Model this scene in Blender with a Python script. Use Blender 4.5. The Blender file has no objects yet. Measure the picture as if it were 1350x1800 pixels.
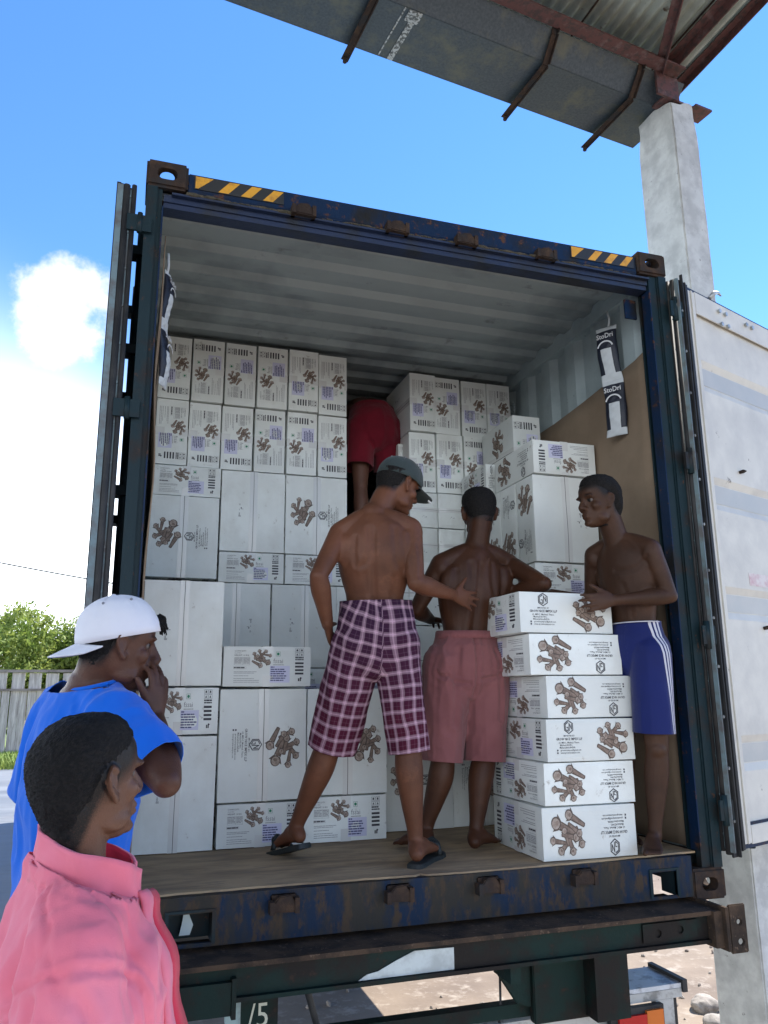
import bpy, bmesh, math, random
import numpy as np
from mathutils import Vector, Matrix, Euler
R = math.radians
S = bpy.context.scene
COL = S.collection

# ---------------------------------------------------------------- camera
# metres; origin = outer left rear bottom corner of the container, +Y into the container, ground at z = GZ
GZ = -1.15
cam_d = bpy.data.cameras.new('camera'); cam = bpy.data.objects.new('camera', cam_d); COL.objects.link(cam)
cam_d.sensor_fit = 'VERTICAL'; cam_d.sensor_height = 24.0; cam_d.lens = 24.0 * 1380.86 / 1800.0
cam_d.clip_start = 0.05; cam_d.clip_end = 2000
_yaw, _pitch, _roll = 0.3143, 0.2275, -0.0081
_f = Vector((math.sin(_yaw)*math.cos(_pitch), math.cos(_yaw)*math.cos(_pitch), math.sin(_pitch)))
_r = Vector((math.cos(_yaw), -math.sin(_yaw), 0)); _u = _r.cross(_f)
_r2 = _r*math.cos(_roll) + _u*math.sin(_roll); _u2 = -_r*math.sin(_roll) + _u*math.cos(_roll)
_m = Matrix((_r2, _u2, -_f)).transposed().to_4x4(); _m.translation = Vector((0.0393, -2.8845, 0.8112))
cam.matrix_world = _m
S.camera = cam

# ---------------------------------------------------------------- sky, sun, exposure
SUN_EL, SUN_AZ = 56.0, 69.0          # azimuth from +Y towards +X
w = bpy.data.worlds.new('World'); S.world = w; w.use_nodes = True
nt = w.node_tree; nt.nodes.clear()
out = nt.nodes.new('ShaderNodeOutputWorld'); bg = nt.nodes.new('ShaderNodeBackground')
sky = nt.nodes.new('ShaderNodeTexSky'); sky.sky_type = 'NISHITA'; sky.sun_disc = False
sky.sun_elevation = R(SUN_EL); sky.sun_rotation = R(SUN_AZ); sky.altitude = 0
sky.air_density = 1.0; sky.dust_density = 0.0; sky.ozone_density = 3.0
bg.inputs['Strength'].default_value = 0.15
# hazy white sky low down (higher on the west side), one small puff of cloud
tc = nt.nodes.new('ShaderNodeTexCoord')
sep = nt.nodes.new('ShaderNodeSeparateXYZ'); nt.links.new(tc.outputs['Generated'], sep.inputs[0])
nz = nt.nodes.new('ShaderNodeTexNoise'); nz.inputs['Scale'].default_value = 9; nz.inputs['Detail'].default_value = 7; nz.inputs['Roughness'].default_value = .6
nt.links.new(tc.outputs['Generated'], nz.inputs['Vector'])
nz2 = nt.nodes.new('ShaderNodeTexNoise'); nz2.inputs['Scale'].default_value = 2.2; nz2.inputs['Detail'].default_value = 4
nt.links.new(tc.outputs['Generated'], nz2.inputs['Vector'])
def wm(op, a, b=None, c=None):
    n = nt.nodes.new('ShaderNodeMath'); n.operation = op
    for i, v in enumerate((a, b, c)):
        if v is None: continue
        if isinstance(v, (int, float)): n.inputs[i].default_value = v
        else: nt.links.new(v, n.inputs[i])
    return n.outputs[0]
def wr(src, a, b, lo=0, hi=1):
    n = nt.nodes.new('ShaderNodeMapRange'); n.interpolation_type = 'SMOOTHSTEP'; nt.links.new(src, n.inputs[0])
    n.inputs[1].default_value = a; n.inputs[2].default_value = b; n.inputs[3].default_value = lo; n.inputs[4].default_value = hi; return n.outputs[0]
west = wr(sep.outputs['X'], .34, -.12)                      # 1 towards the west and behind
top = wm('ADD', wm('MULTIPLY', west, .23), .17)              # sine of the elevation where the haze ends
top = wm('ADD', top, wm('MULTIPLY', wm('SUBTRACT', nz2.outputs[0], .5), .10))
haze = wr(wm('DIVIDE', sep.outputs['Z'], top), 1.30, .45)
vd = nt.nodes.new('ShaderNodeVectorMath'); vd.operation = 'DOT_PRODUCT'; nt.links.new(tc.outputs['Generated'], vd.inputs[0])
vd.inputs[1].default_value = Vector((-.090, .900, .425)).normalized()
puff = wr(wm('ADD', vd.outputs['Value'], wm('MULTIPLY', wm('SUBTRACT', nz.outputs[0], .5), .0090)), .9980, .9995)
haze = wm('POWER', haze, 1.8)
mix = nt.nodes.new('ShaderNodeMix'); mix.data_type = 'RGBA'
hs_ = nt.nodes.new('ShaderNodeHueSaturation'); hs_.inputs['Hue'].default_value = .506; hs_.inputs['Saturation'].default_value = 1.22; hs_.inputs['Value'].default_value = .95; nt.links.new(sky.outputs[0], hs_.inputs['Color'])
nt.links.new(puff, mix.inputs[0]); nt.links.new(hs_.outputs[0], mix.inputs[6]); mix.inputs[7].default_value = (3.4, 3.6, 3.8, 1)
mix2 = nt.nodes.new('ShaderNodeMix'); mix2.data_type = 'RGBA'; nt.links.new(haze, mix2.inputs[0]); nt.links.new(mix.outputs[2], mix2.inputs[6]); mix2.inputs[7].default_value = (10.0, 10.8, 11.6, 1); mix = mix2
nt.links.new(mix.outputs[2], bg.inputs['Color']); nt.links.new(bg.outputs[0], out.inputs[0])

sd = bpy.data.lights.new('sun', 'SUN'); so = bpy.data.objects.new('sun', sd); COL.objects.link(so)
sd.energy = 4.8; sd.angle = R(.5); sd.color = (1, .95, .87)
_sv = Vector((math.sin(R(SUN_AZ))*math.cos(R(SUN_EL)), math.cos(R(SUN_AZ))*math.cos(R(SUN_EL)), math.sin(R(SUN_EL))))
so.rotation_euler = _sv.to_track_quat('Z', 'Y').to_euler(); so.location = (4, 6, 12)
S.view_settings.view_transform = 'Standard'; S.view_settings.look = 'None'; S.view_settings.gamma = 1
S.view_settings.use_curve_mapping = False
S.view_settings.exposure = 1.15
S.render.engine = 'CYCLES'
S.cycles.max_bounces = 8; S.cycles.diffuse_bounces = 5; S.cycles.glossy_bounces = 3; S.cycles.transparent_max_bounces = 8
S.cycles.sample_clamp_indirect = 4

# ---------------------------------------------------------------- materials
def _n(t, kind, **kw):
    n = t.nodes.new(kind)
    for k, v in kw.items():
        if k in n.inputs: n.inputs[k].default_value = v
        else: setattr(n, k, v)
    return n
def c4(c): return (c[0], c[1], c[2], 1)
def mat(name, col, rough=.6, metal=0, col2=None, s2=6, lo=.45, hi=.62, col3=None, s3=25, lo3=.6, hi3=.68,
        bump=0, bs=60, coord='Object', stretch=(1, 1, 1), spec=.5, rnd=0, rough2=None, detail=5, vary=.06):
    """weathered surface: base colour, a second and a third colour in noise patches, fine bump"""
    m = bpy.data.materials.new(name); m.use_nodes = True; t = m.node_tree; L = t.links.new
    b = t.nodes['Principled BSDF']; b.inputs['Roughness'].default_value = rough; b.inputs['Metallic'].default_value = metal
    b.inputs['Specular IOR Level'].default_value = spec
    tcn = _n(t, 'ShaderNodeTexCoord'); mpn = _n(t, 'ShaderNodeMapping'); mpn.inputs['Scale'].default_value = stretch
    L(tcn.outputs[coord], mpn.inputs[0]); vec = mpn.outputs[0]
    if rnd:
        oi = _n(t, 'ShaderNodeObjectInfo'); va = _n(t, 'ShaderNodeVectorMath', operation='ADD')
        mu = _n(t, 'ShaderNodeMath', operation='MULTIPLY'); mu.inputs[1].default_value = 37.0; L(oi.outputs['Random'], mu.inputs[0])
        L(vec, va.inputs[0]); L(mu.outputs[0], va.inputs[1]); vec = va.outputs[0]
    def noise(scale, det=detail, rough_=.6):
        n = _n(t, 'ShaderNodeTexNoise'); n.inputs['Scale'].default_value = scale; n.inputs['Detail'].default_value = det
        n.inputs['Roughness'].default_value = rough_; L(vec, n.inputs['Vector']); return n.outputs[0]
    def rng(src, a, b_):
        n = _n(t, 'ShaderNodeMapRange'); n.inputs[1].default_value = a; n.inputs[2].default_value = b_; L(src, n.inputs[0]); return n.outputs[0]
    def mx(f, a, b_):
        n = _n(t, 'ShaderNodeMix', data_type='RGBA'); L(f, n.inputs[0])
        for i, v in ((6, a), (7, b_)):
            if isinstance(v, tuple): n.inputs[i].default_value = v
            else: L(v, n.inputs[i])
        return n.outputs[2]
    cur = c4(col)
    if vary:
        cur = mx(rng(noise(s2*.7+1, 4), .3, .7), c4([x*(1-vary) for x in col]), c4([min(1, x*(1+vary)) for x in col]))
    if rnd:
        rv = _n(t, 'ShaderNodeMapRange'); rv.inputs[3].default_value = .86; rv.inputs[4].default_value = 1.06; L(oi.outputs['Random'], rv.inputs[0])
        vm = _n(t, 'ShaderNodeVectorMath', operation='SCALE'); L(cur, vm.inputs[0]) if not isinstance(cur, tuple) else None; L(rv.outputs[0], vm.inputs['Scale']); cur = vm.outputs[0]
    f2 = None
    if col2:
        f2 = rng(noise(s2), lo, hi); cur = mx(f2, cur, c4(col2))
    if col3:
        cur = mx(rng(noise(s3, 6, .7), lo3, hi3), cur, c4(col3))
    if isinstance(cur, tuple): b.inputs['Base Color'].default_value = cur
    else: L(cur, b.inputs['Base Color'])
    if rough2 is not None and f2 is not None:
        n = _n(t, 'ShaderNodeMapRange'); n.inputs[3].default_value = rough; n.inputs[4].default_value = rough2; L(f2, n.inputs[0]); L(n.outputs[0], b.inputs['Roughness'])
    if bump:
        bn = _n(t, 'ShaderNodeBump'); bn.inputs['Strength'].default_value = min(1, bump); bn.inputs['Distance'].default_value = .004*max(1, bump)
        L(noise(bs, 6), bn.inputs['Height']); L(bn.outputs[0], b.inputs['Normal'])
    return m

RUST = (.085, .038, .020)
M = {}
M['blue'] = mat('blue_paint', (.004, .018, .052), .5, col2=(.014, .014, .014), s2=5, lo=.5, hi=.66, col3=RUST, s3=22, lo3=.58, hi3=.66, bump=.3, bs=40, spec=.18)
M['blue_sill'] = mat('worn_blue_paint', (.004, .017, .044), .6, col2=(.026, .025, .022), s2=7, lo=.40, hi=.56, col3=(.050, .034, .022), s3=16, lo3=.5, hi3=.6, bump=.5, bs=45, stretch=(1.4, 1, .6), spec=.18)
M['post'] = mat('post_paint', (.010, .024, .030), .5, col2=(.026, .017, .013), s2=5, lo=.52, hi=.7, col3=RUST, s3=30, lo3=.62, hi3=.7, bump=.3, bs=50, spec=.18)
M['rust'] = mat('rusty_brown_steel', (.034, .024, .020), .85, col2=(.065, .040, .026), s2=20, lo=.45, hi=.65, col3=(.03, .028, .028), s3=9, lo3=.5, hi3=.6, bump=.6, bs=90, spec=.18)
M['inner'] = mat('grey_inner_steel', (.34, .41, .42), .6, col2=(.20, .25, .26), s2=2.2, lo=.42, hi=.68, col3=(.12, .10, .085), s3=30, lo3=.68, hi3=.72, stretch=(1, 1, 1))
M['cardboard'] = mat('brown_cardboard', (.23, .17, .115), .85, col2=(.18, .13, .085), s2=4, lo=.4, hi=.7, bump=.15, bs=30)
M['ply'] = mat('worn_plywood', (.42, .30, .175), .75, col2=(.24, .17, .105), s2=6, lo=.42, hi=.62, col3=(.24, .18, .125), s3=18, lo3=.56, hi3=.64, bump=.4, bs=60, stretch=(.5, 2.2, 1))
M['white'] = mat('white_carton_board', (.74, .775, .745), .55, col2=(.67, .69, .65), s2=5, lo=.42, hi=.72, col3=(.40, .385, .34), s3=20, lo3=.64, hi3=.74, bump=.18, bs=22, rnd=1, spec=.35)
M['ink'] = mat('black_ink', (.035, .035, .045), .6, vary=0)
M['ink_grey'] = mat('grey_ink', (.22, .22, .235), .6, vary=0)
M['ink_blue'] = mat('blue_overprint_ink', (.07, .07, .18), .6, vary=0)
M['sticker'] = mat('lavender_sticker', (.56, .57, .72), .5, vary=.02)
M['green_ink'] = mat('green_ink', (.01, .20, .10), .6, vary=0)
M['clove'] = mat('clove_brown_print', (.25, .185, .145), .6, col2=(.15, .105, .08), s2=60, lo=.4, hi=.6, vary=0)
M['clove_dk'] = mat('clove_dark_print', (.085, .060, .046), .6, vary=0)
M['clove_lt'] = mat('clove_head_print', (.38, .315, .265), .6, col2=(.26, .205, .165), s2=80, lo=.4, hi=.6, vary=0)
M['tape'] = mat('clear_packing_tape', (.66, .67, .645), .22, vary=.03, spec=.5)
M['seam'] = mat('carton_gap', (.09, .095, .085), .8, vary=0)
M['yellow'] = mat('hazard_yellow', (.62, .30, .02), .5, col2=(.35, .17, .03), s2=30, lo=.5, hi=.7)
M['hazblack'] = mat('hazard_black', (.015, .016, .017), .5)
M['rubber'] = mat('black_rubber', (.012, .013, .015), .65, col2=(.03, .03, .03), s2=8)
M['galv'] = mat('galvanised_sheet', (.060, .078, .092), .55, col2=(.036, .050, .062), s2=70, lo=.35, hi=.65, col3=(.10, .105, .08), s3=5, lo3=.5, hi3=.7, metal=.15, bump=.2, bs=90)
M['redsteel'] = mat('red_oxide_steel', (.10, .040, .036), .7, col2=(.05, .03, .028), s2=28, lo=.48, hi=.6, col3=(.14, .085, .08), s3=12, lo3=.55, hi3=.65, bump=.4, bs=80)
M['roofsheet'] = mat('weathered_roof_sheet', (.46, .50, .44), .6, col2=(.28, .29, .24), s2=3, lo=.45, hi=.65, col3=(.12, .08, .05), s3=9, lo3=.62, hi3=.7, bump=.2)
M['concrete'] = mat('painted_concrete', (.56, .575, .555), .85, col2=(.42, .43, .42), s2=9, lo=.4, hi=.62, col3=(.22, .215, .20), s3=34, lo3=.64, hi3=.70, bump=.9, bs=55)
M['slab'] = mat('dock_concrete', (.50, .48, .44), .9, col2=(.28, .27, .25), s2=2, bump=.4)
M['green'] = mat('dark_green_paint', (.005, .020, .017), .6, col2=(.012, .010, .009), s2=5, lo=.45, hi=.6, col3=(.028, .018, .013), s3=20, lo3=.6, hi3=.68, bump=.4, bs=60, spec=.18)
M['dirtsteel'] = mat('mud_caked_steel', (.075, .050, .034), .95, col2=(.035, .027, .022), s2=9, lo=.45, hi=.6, col3=(.13, .09, .065), s3=40, lo3=.6, hi3=.66, bump=1.0, bs=70, spec=.18)
M['silver'] = mat('scuffed_aluminium', (.42, .45, .46), .4, metal=.4, col2=(.22, .23, .23), s2=12, lo=.48, hi=.6, bump=.2)
M['redlens'] = mat('red_lens', (.42, .012, .012), .25)
M['amberlens'] = mat('amber_lens', (.55, .14, .02), .3)
M['doorgrey'] = mat('door_light_grey', (.60, .58, .515), .6, col2=(.50, .485, .44), s2=4, lo=.42, hi=.65, col3=(.17, .15, .125), s3=14, lo3=.66, hi3=.73, bump=.15)
M['doordull'] = mat('door_grey', (.43, .43, .405), .5, col2=(.40, .41, .395), s2=5, lo=.45, hi=.65, col3=(.15, .14, .12), s3=24, lo3=.68, hi3=.74)

# ---------------------------------------------------------------- object helpers
def tag(o, label=None, cat=None, group=None, kind=None):
    if label: o['label'] = label
    if cat: o['category'] = cat
    if group: o['group'] = group
    if kind: o['kind'] = kind
    return o
def empty(name, loc=(0, 0, 0), label=None, cat=None, group=None):
    o = bpy.data.objects.new(name, None); COL.objects.link(o); o.location = loc; o.empty_display_size = .1
    return tag(o, label, cat, group)
def wmat(o):
    b = o.matrix_basis.copy()
    return wmat(o.parent) @ o.matrix_parent_inverse @ b if o.parent else b
def link(name, me, mats, parent=None, smooth=False):
    me.name = name
    if mats is not None:
        for m in (mats if isinstance(mats, (list, tuple)) else [mats]): me.materials.append(m)
    if smooth: me.shade_smooth()
    o = bpy.data.objects.new(name, me); COL.objects.link(o)
    if parent is not None:          # vertices are in world space
        o.parent = parent; o.matrix_parent_inverse = wmat(parent).inverted()
    return o
def obj(name, bm, mats, parent=None, smooth=False, bevel=0):
    if bevel: bmesh.ops.bevel(bm, geom=[e for e in bm.edges if e.is_manifold and len(e.link_faces) == 2 and e.calc_face_angle(0) > .6], offset=bevel, segments=2, affect='EDGES', clamp_overlap=True)
    me = bpy.data.meshes.new(name); bm.to_mesh(me); bm.free()
    return link(name, me, mats, parent, smooth)
def bx(bm, x0, x1, y0, y1, z0, z1, mi=0, mtx=None):
    vs = [bm.verts.new(p) for p in ((x0, y0, z0), (x1, y0, z0), (x1, y1, z0), (x0, y1, z0), (x0, y0, z1), (x1, y0, z1), (x1, y1, z1), (x0, y1, z1))]
    if mtx is not None:
        for v in vs: v.co = mtx @ v.co
    fs = []
    for f in ((3, 2, 1, 0), (4, 5, 6, 7), (0, 1, 5, 4), (1, 2, 6, 5), (2, 3, 7, 6), (3, 0, 4, 7)):
        fc = bm.faces.new([vs[i] for i in f]); fc.material_index = mi; fs.append(fc)
    return vs
def box(name, x0, x1, y0, y1, z0, z1, m, parent=None, bevel=.003):
    bm = bmesh.new(); bx(bm, x0, x1, y0, y1, z0, z1); return obj(name, bm, m, parent, bevel=bevel)
def prism(bm, poly, axis, a, b, mi=0):
    """extrude a 2-D polygon along an axis between a and b"""
    def P(p, t): return {'x': (t, p[0], p[1]), 'y': (p[0], t, p[1]), 'z': (p[0], p[1], t)}[axis]
    A = [bm.verts.new(P(p, a)) for p in poly]; B = [bm.verts.new(P(p, b)) for p in poly]; n = len(poly)
    fs = [bm.faces.new(A), bm.faces.new(B[::-1])]
    for i in range(n): fs.append(bm.faces.new((A[i], B[i], B[(i+1) % n], A[(i+1) % n])))
    for f in fs: f.material_index = mi
    bmesh.ops.recalc_face_normals(bm, faces=fs)
    return A + B
def bar(bm, p0, p1, w, h, up=(0, 0, 1), mi=0):
    p0, p1 = Vector(p0), Vector(p1); d = (p1-p0); L = d.length; d.normalize()
    s = d.cross(Vector(up)).normalized(); u = s.cross(d)
    m = Matrix((s, d, u)).transposed().to_4x4(); m.translation = p0
    return bx(bm, -w/2, w/2, 0, L, -h/2, h/2, mi, m)
def tube(bm, pts, r, n=10, mi=0, cap=True):
    rings = []; pts = [Vector(p) for p in pts]
    rr = r if isinstance(r, (list, tuple)) else [r]*len(pts)
    ref = Vector((.31, .17, .93)).normalized()
    for i, p in enumerate(pts):
        d = (pts[min(i+1, len(pts)-1)] - pts[max(i-1, 0)]).normalized()
        s = d.cross(ref); s = s.normalized() if s.length > .05 else d.cross(Vector((1, 0, 0))).normalized()
        u = s.cross(d); rings.append([bm.verts.new(p + (s*math.cos(2*math.pi*k/n) + u*math.sin(2*math.pi*k/n))*rr[i]) for k in range(n)])
    for a, b in zip(rings, rings[1:]):
        for k in range(n):
            f = bm.faces.new((a[k], a[(k+1) % n], b[(k+1) % n], b[k])); f.material_index = mi; f.smooth = True
    if cap:
        for f in (bm.faces.new(rings[0][::-1]), bm.faces.new(rings[-1])): f.material_index = mi
def evaluated(me, mods):
    """apply modifiers (type, dict) to a mesh and return the new mesh"""
    o = bpy.data.objects.new('tmp', me); COL.objects.link(o)
    for k, kw in mods:
        md = o.modifiers.new(k, k)
        for a, b in kw.items(): setattr(md, a, b)
    dg = bpy.context.evaluated_depsgraph_get(); dg.update()
    r = bpy.data.meshes.new_from_object(o.evaluated_get(dg))
    bpy.data.objects.remove(o); return r
def vnoise(P, f, seed=0):
    """vectorised value noise, -1..1"""
    P = np.asarray(P)*f + seed*17.31 + 1000; i = np.floor(P).astype(np.int64); t = P-i; t = t*t*(3-2*t)
    def h(x, y, z):
        n = (x*73856093) ^ (y*19349663) ^ (z*83492791); n = (n ^ (n >> 13))*1274126177 & 0x7fffffff
        return (n ^ (n >> 16) & 0xffff).astype(float) % 65536/32768-1
    o = 0
    for a in (0, 1):
        for b in (0, 1):
            for c in (0, 1):
                wgt = (t[:, 0] if a else 1-t[:, 0])*(t[:, 1] if b else 1-t[:, 1])*(t[:, 2] if c else 1-t[:, 2])
                o = o + wgt*h(i[:, 0]+a, i[:, 1]+b, i[:, 2]+c)
    return o
def getco(me):
    a = np.empty(len(me.vertices)*3); me.vertices.foreach_get('co', a); return a.reshape(-1, 3)
def getno(me):
    a = np.empty(len(me.vertices)*3); me.vertex_normals.foreach_get('vector', a); return a.reshape(-1, 3)
def setco(me, a): me.vertices.foreach_set('co', a.ravel()); me.update()
# ================================================================ GROUND, ROAD, GRASS
def sheet(name, x0, x1, y0, y1, z, m, n=1, kind='structure'):
    bm = bmesh.new(); bmesh.ops.create_grid(bm, x_segments=n, y_segments=n, size=.5)
    for v in bm.verts: v.co = Vector((x0+(v.co.x+.5)*(x1-x0), y0+(v.co.y+.5)*(y1-y0), z))
    o = obj(name, bm, m); o['kind'] = kind; return o
m_dirt = mat('dry_dirt', (.25, .195, .145), .95, col2=(.165, .125, .095), s2=.9, lo=.4, hi=.65, col3=(.32, .27, .22), s3=7, lo3=.52, hi3=.66, bump=2.5, bs=7, vary=.15)
m_road = mat('wet_grey_road', (.13, .145, .165), .6, col2=(.20, .215, .235), s2=.5, lo=.45, hi=.6, col3=(.13, .13, .14), s3=5, lo3=.55, hi3=.7, bump=1.2, bs=6, stretch=(.3, 1.6, 1), rough2=.8)
m_grass = mat('grass_ground', (.13, .19, .035), .9, col2=(.20, .24, .06), s2=2, bump=1, bs=20, vary=.15)
sheet('ground', -600, 600, -600, 600, GZ, m_dirt)
sheet('road', -60, -.30, -2, 22.6, GZ+.012, m_road)
sheet('verge_soil', -60, 60, 22.6, 60, GZ+.006, m_grass)
sheet('verge_soil', 9, 60, 9, 22.5, GZ+.006, m_grass)
# grass blades (one uncountable mass)
def grass(name, regions, seed):
    rnd = random.Random(seed); bm = bmesh.new()
    for (x0, x1, y0, y1, n, hh) in regions:
        for _ in range(n):
            x, y = rnd.uniform(x0, x1), rnd.uniform(y0, y1); a = rnd.uniform(0, 6.28); h = rnd.uniform(.3, 1)*hh
            for k in range(3):
                a2 = a+k*2.1; wd = .012+.02*h; dx, dy = math.cos(a2), math.sin(a2); l = rnd.uniform(.2, .7)*h
                b0 = Vector((x+dx*.03, y+dy*.03, GZ)); px = Vector((-dy, dx, 0))*wd
                t1 = b0+Vector((dx*l*.4, dy*l*.4, h*.6)); t2 = b0+Vector((dx*l, dy*l, h))
                v = [bm.verts.new(p) for p in (b0-px, b0+px, t1+px*.7, t1-px*.7, t2)]
                bm.faces.new((v[0], v[1], v[2], v[3])); bm.faces.new((v[3], v[2], v[4]))
    m = mat('grass_blades', (.16, .25, .035), .6, col2=(.26, .32, .06), s2=1.3, lo=.4, hi=.6, vary=.1)
    o = obj(name, bm, m); o['kind'] = 'stuff'; return o
grass('grass', [(-6, 1.5, 21.8, 26, 5200, .34), (9, 13, 9.5, 15, 2500, .22), (14, 25, 15, 27, 3500, .3)], 5)
# pebbles and leaf litter on the dirt
rnd = random.Random(11); bm = bmesh.new()
for _ in range(1500):
    if rnd.random() < .6: x, y = rnd.uniform(.6, 9), rnd.uniform(.5, 9)
    else: x, y = rnd.uniform(2.6, 14), rnd.uniform(1.5, 15)
    s = rnd.uniform(.006, .022)*(1+.8*(rnd.random() < .06)); m4 = Matrix.Translation((x, y, GZ+s*.3)) @ Euler((rnd.random()*3, rnd.random()*3, rnd.random()*3)).to_matrix().to_4x4() @ Matrix.Diagonal((s*rnd.uniform(.7, 1.6), s, s*rnd.uniform(.4, .8), 1))
    bmesh.ops.create_icosphere(bm, subdivisions=1, radius=1, matrix=m4)
m_peb = mat('pebble', (.30, .26, .22), .9, col2=(.14, .11, .09), s2=3, lo=.45, hi=.55, vary=.2)
o = obj('pebbles', bm, m_peb); o['kind'] = 'stuff'
def rock(loc, s, seed, label):
    bm = bmesh.new(); bmesh.ops.create_icosphere(bm, subdivisions=4, radius=1)
    P = np.array([v.co for v in bm.verts]); d = vnoise(P, 1.4, seed)*.22+vnoise(P, 3.3, seed)*.09+vnoise(P, 8, seed)*.03
    for v, q in zip(bm.verts, d):
        v.co *= 1+q; v.co = Vector((v.co.x*s[0], v.co.y*s[1], max(v.co.z, -.55)*s[2]))
    o = obj('rock', bm, mat('rock_stone', (.34, .30, .26), .95, col2=(.16, .14, .12), s2=7, bump=1, bs=60), smooth=True)
    o.location = loc; tag(o, label, 'rock', 'rocks on the dirt beside the truck'); return o
rock((3.66, 1.77, GZ+.03), (.095, .075, .060), 3, 'large pale rock lying on the dirt beside the silver step end')
rock((3.52, 1.52, GZ+.02), (.07, .06, .05), 7, 'small pale stone at the bottom edge, nearer than the large rock')

# ================================================================ DOCK under the watchers
box('dock', -4, 1.7, -7, -.55, GZ, -.72, M['slab'], bevel=.01)['kind'] = 'structure'

# ================================================================ FENCE
rnd = random.Random(2)
fe = empty('plank_fence', (0, 26, GZ), 'long weathered pale plank fence with gapped top row behind the road', 'fence')
bm = bmesh.new(); x = -17.0
while x < 42:
    wd = rnd.uniform(.42, .5)
    y = 26+rnd.uniform(-.02, .02)
    bx(bm, x, x+rnd.uniform(.235, .255), y, y+.03, GZ, 1.0+rnd.uniform(-.01, .01)); bx(bm, x+.26, x+.26+rnd.uniform(.23, .252), y+.005, y+.035, GZ, 1.0)
    bx(bm, x, x+wd*.86, y, y+.03, 1.07, 1.60+rnd.uniform(-.04, .02)); x += .52
m_pl = mat('weathered_plank', (.50, .45, .40), .9, col2=(.32, .28, .25), s2=1.3, lo=.4, hi=.6, col3=(.26, .23, .20), s3=3, lo3=.52, hi3=.66, stretch=(9, 1, .8), vary=.2, bump=.4, bs=20)
obj('planks', bm, m_pl, fe)
for z, h in ((1.64, .09), (1.035, .07)): box('rail', -17, 42, 25.93, 25.995, z-h/2, z+h/2, mat('rail_wood', (.26, .22, .19), .9, col2=(.17, .14, .12), s2=3, stretch=(.5, 1, 1)), fe)
# ================================================================ TREES
m_leaf = [mat('leaf_green', (.20, .28, .05), .55, col2=(.32, .37, .09), s2=1.2, lo=.4, hi=.6, vary=.2),
          mat('leaf_dark_green', (.11, .18, .04), .55, col2=(.20, .26, .06), s2=1.4, lo=.4, hi=.6, vary=.2)]
for m in m_leaf:
    t = m.node_tree; pb = t.nodes['Principled BSDF']; tl = t.nodes.new('ShaderNodeBsdfTranslucent'); ms = t.nodes.new('ShaderNodeMixShader'); ms.inputs[0].default_value = .45
    t.links.new(pb.inputs['Base Color'].links[0].from_socket, tl.inputs[0]); t.links.new(pb.outputs[0], ms.inputs[1]); t.links.new(tl.outputs[0], ms.inputs[2]); t.links.new(ms.outputs[0], t.nodes['Material Output'].inputs[0])
m_bark = mat('tree_bark', (.14, .10, .07), .9, col2=(.07, .05, .04), s2=6, bump=1, bs=20)
def tree(x, y, h, r, seed, mi, label):
    rnd = random.Random(seed); T = empty('leafy_tree', (x, y, GZ), label, 'tree', 'trees behind the plank fence')
    bm = bmesh.new(); tips = []
    tube(bm, [(x, y, GZ), (x+.1, y, GZ+h*.25), (x, y+.1, GZ+h*.5)], [.16, .12, .09], 8)
    for k in range(9):
        a = rnd.uniform(0, 6.28); e = rnd.uniform(.3, 1.2); l = rnd.uniform(.5, 1)*r; b = Vector((x, y, GZ+h*rnd.uniform(.2, .5)))
        p = b+Vector((math.cos(a)*math.cos(e)*l*1.1, math.sin(a)*math.cos(e)*l*1.1, math.sin(e)*l*1.3)); mid = (b+p)/2+Vector((rnd.uniform(-.2, .2), rnd.uniform(-.2, .2), .15)); tube(bm, [b, mid, p], [.06, .04, .015], 6); tips += [p, mid]
    obj('trunk', bm, m_bark, T)
    bm = bmesh.new()
    for c in range(150):
        a = rnd.uniform(0, 6.28); e = rnd.uniform(-1.2, 1.5); q = rnd.uniform(.45, 1.05)
        ce = Vector((x, y, GZ+h*.55))+Vector((math.cos(a)*math.cos(e)*r*q, math.sin(a)*math.cos(e)*r*q, math.sin(e)*h*.46*q))
        if rnd.random() < .3: ce = rnd.choice(tips)+Vector((rnd.gauss(0, .3), rnd.gauss(0, .3), rnd.gauss(.2, .3)))
        rr = rnd.uniform(.25, .6)
        for _ in range(75):
            p = ce+Vector((rnd.gauss(0, rr*.5), rnd.gauss(0, rr*.5), rnd.gauss(0, rr*.42))); s = rnd.uniform(.06, .13)
            m3 = Euler((rnd.gauss(0, .8), rnd.gauss(0, .8), rnd.uniform(0, 6.28))).to_matrix()
            v = [bm.verts.new(p+m3 @ Vector(t)*s) for t in ((-1, 0, 0), (0, -.45, .1), (1, 0, 0), (0, .45, .1))]; bm.faces.new(v)
        if rnd.random() < .25:      # upright shoot with its own leaves
            for t in range(16):
                p = ce+Vector((rnd.gauss(0, .04), rnd.gauss(0, .04), rr+t*.04)); s = .08
                a2 = rnd.uniform(0, 6.28); m3 = Euler((rnd.uniform(-.8, .2), 0, a2)).to_matrix()
                v = [bm.verts.new(p+m3 @ Vector(q2)*s) for q2 in ((0, 0, 0), (.35, .9, .1), (0, 2, 0), (-.35, .9, .1))]; bm.faces.new(v)
    obj('crown', bm, m_leaf[mi], T)
L = 'green tree behind the fence, '
tree(-3.6, 30, 5.1, 1.8, 1, 0, L+'leftmost at the photo edge')
tree(-2.0, 31, 4.5, 1.7, 2, 1, L+'lower and darker, between two brighter trees')
tree(-.5, 30, 5.4, 1.7, 3, 0, L+'tall with upright shoots, just left of the white cap')
tree(-6.2, 31, 4.4, 1.9, 4, 0, L+'left of all the others')
tree(-5.0, 32.5, 5.4, 2.2, 14, 0, L+'paler crown rising behind the leftmost one')
tree(1.6, 31, 4.8, 1.9, 5, 0, L+'hidden behind the open left door')
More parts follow.
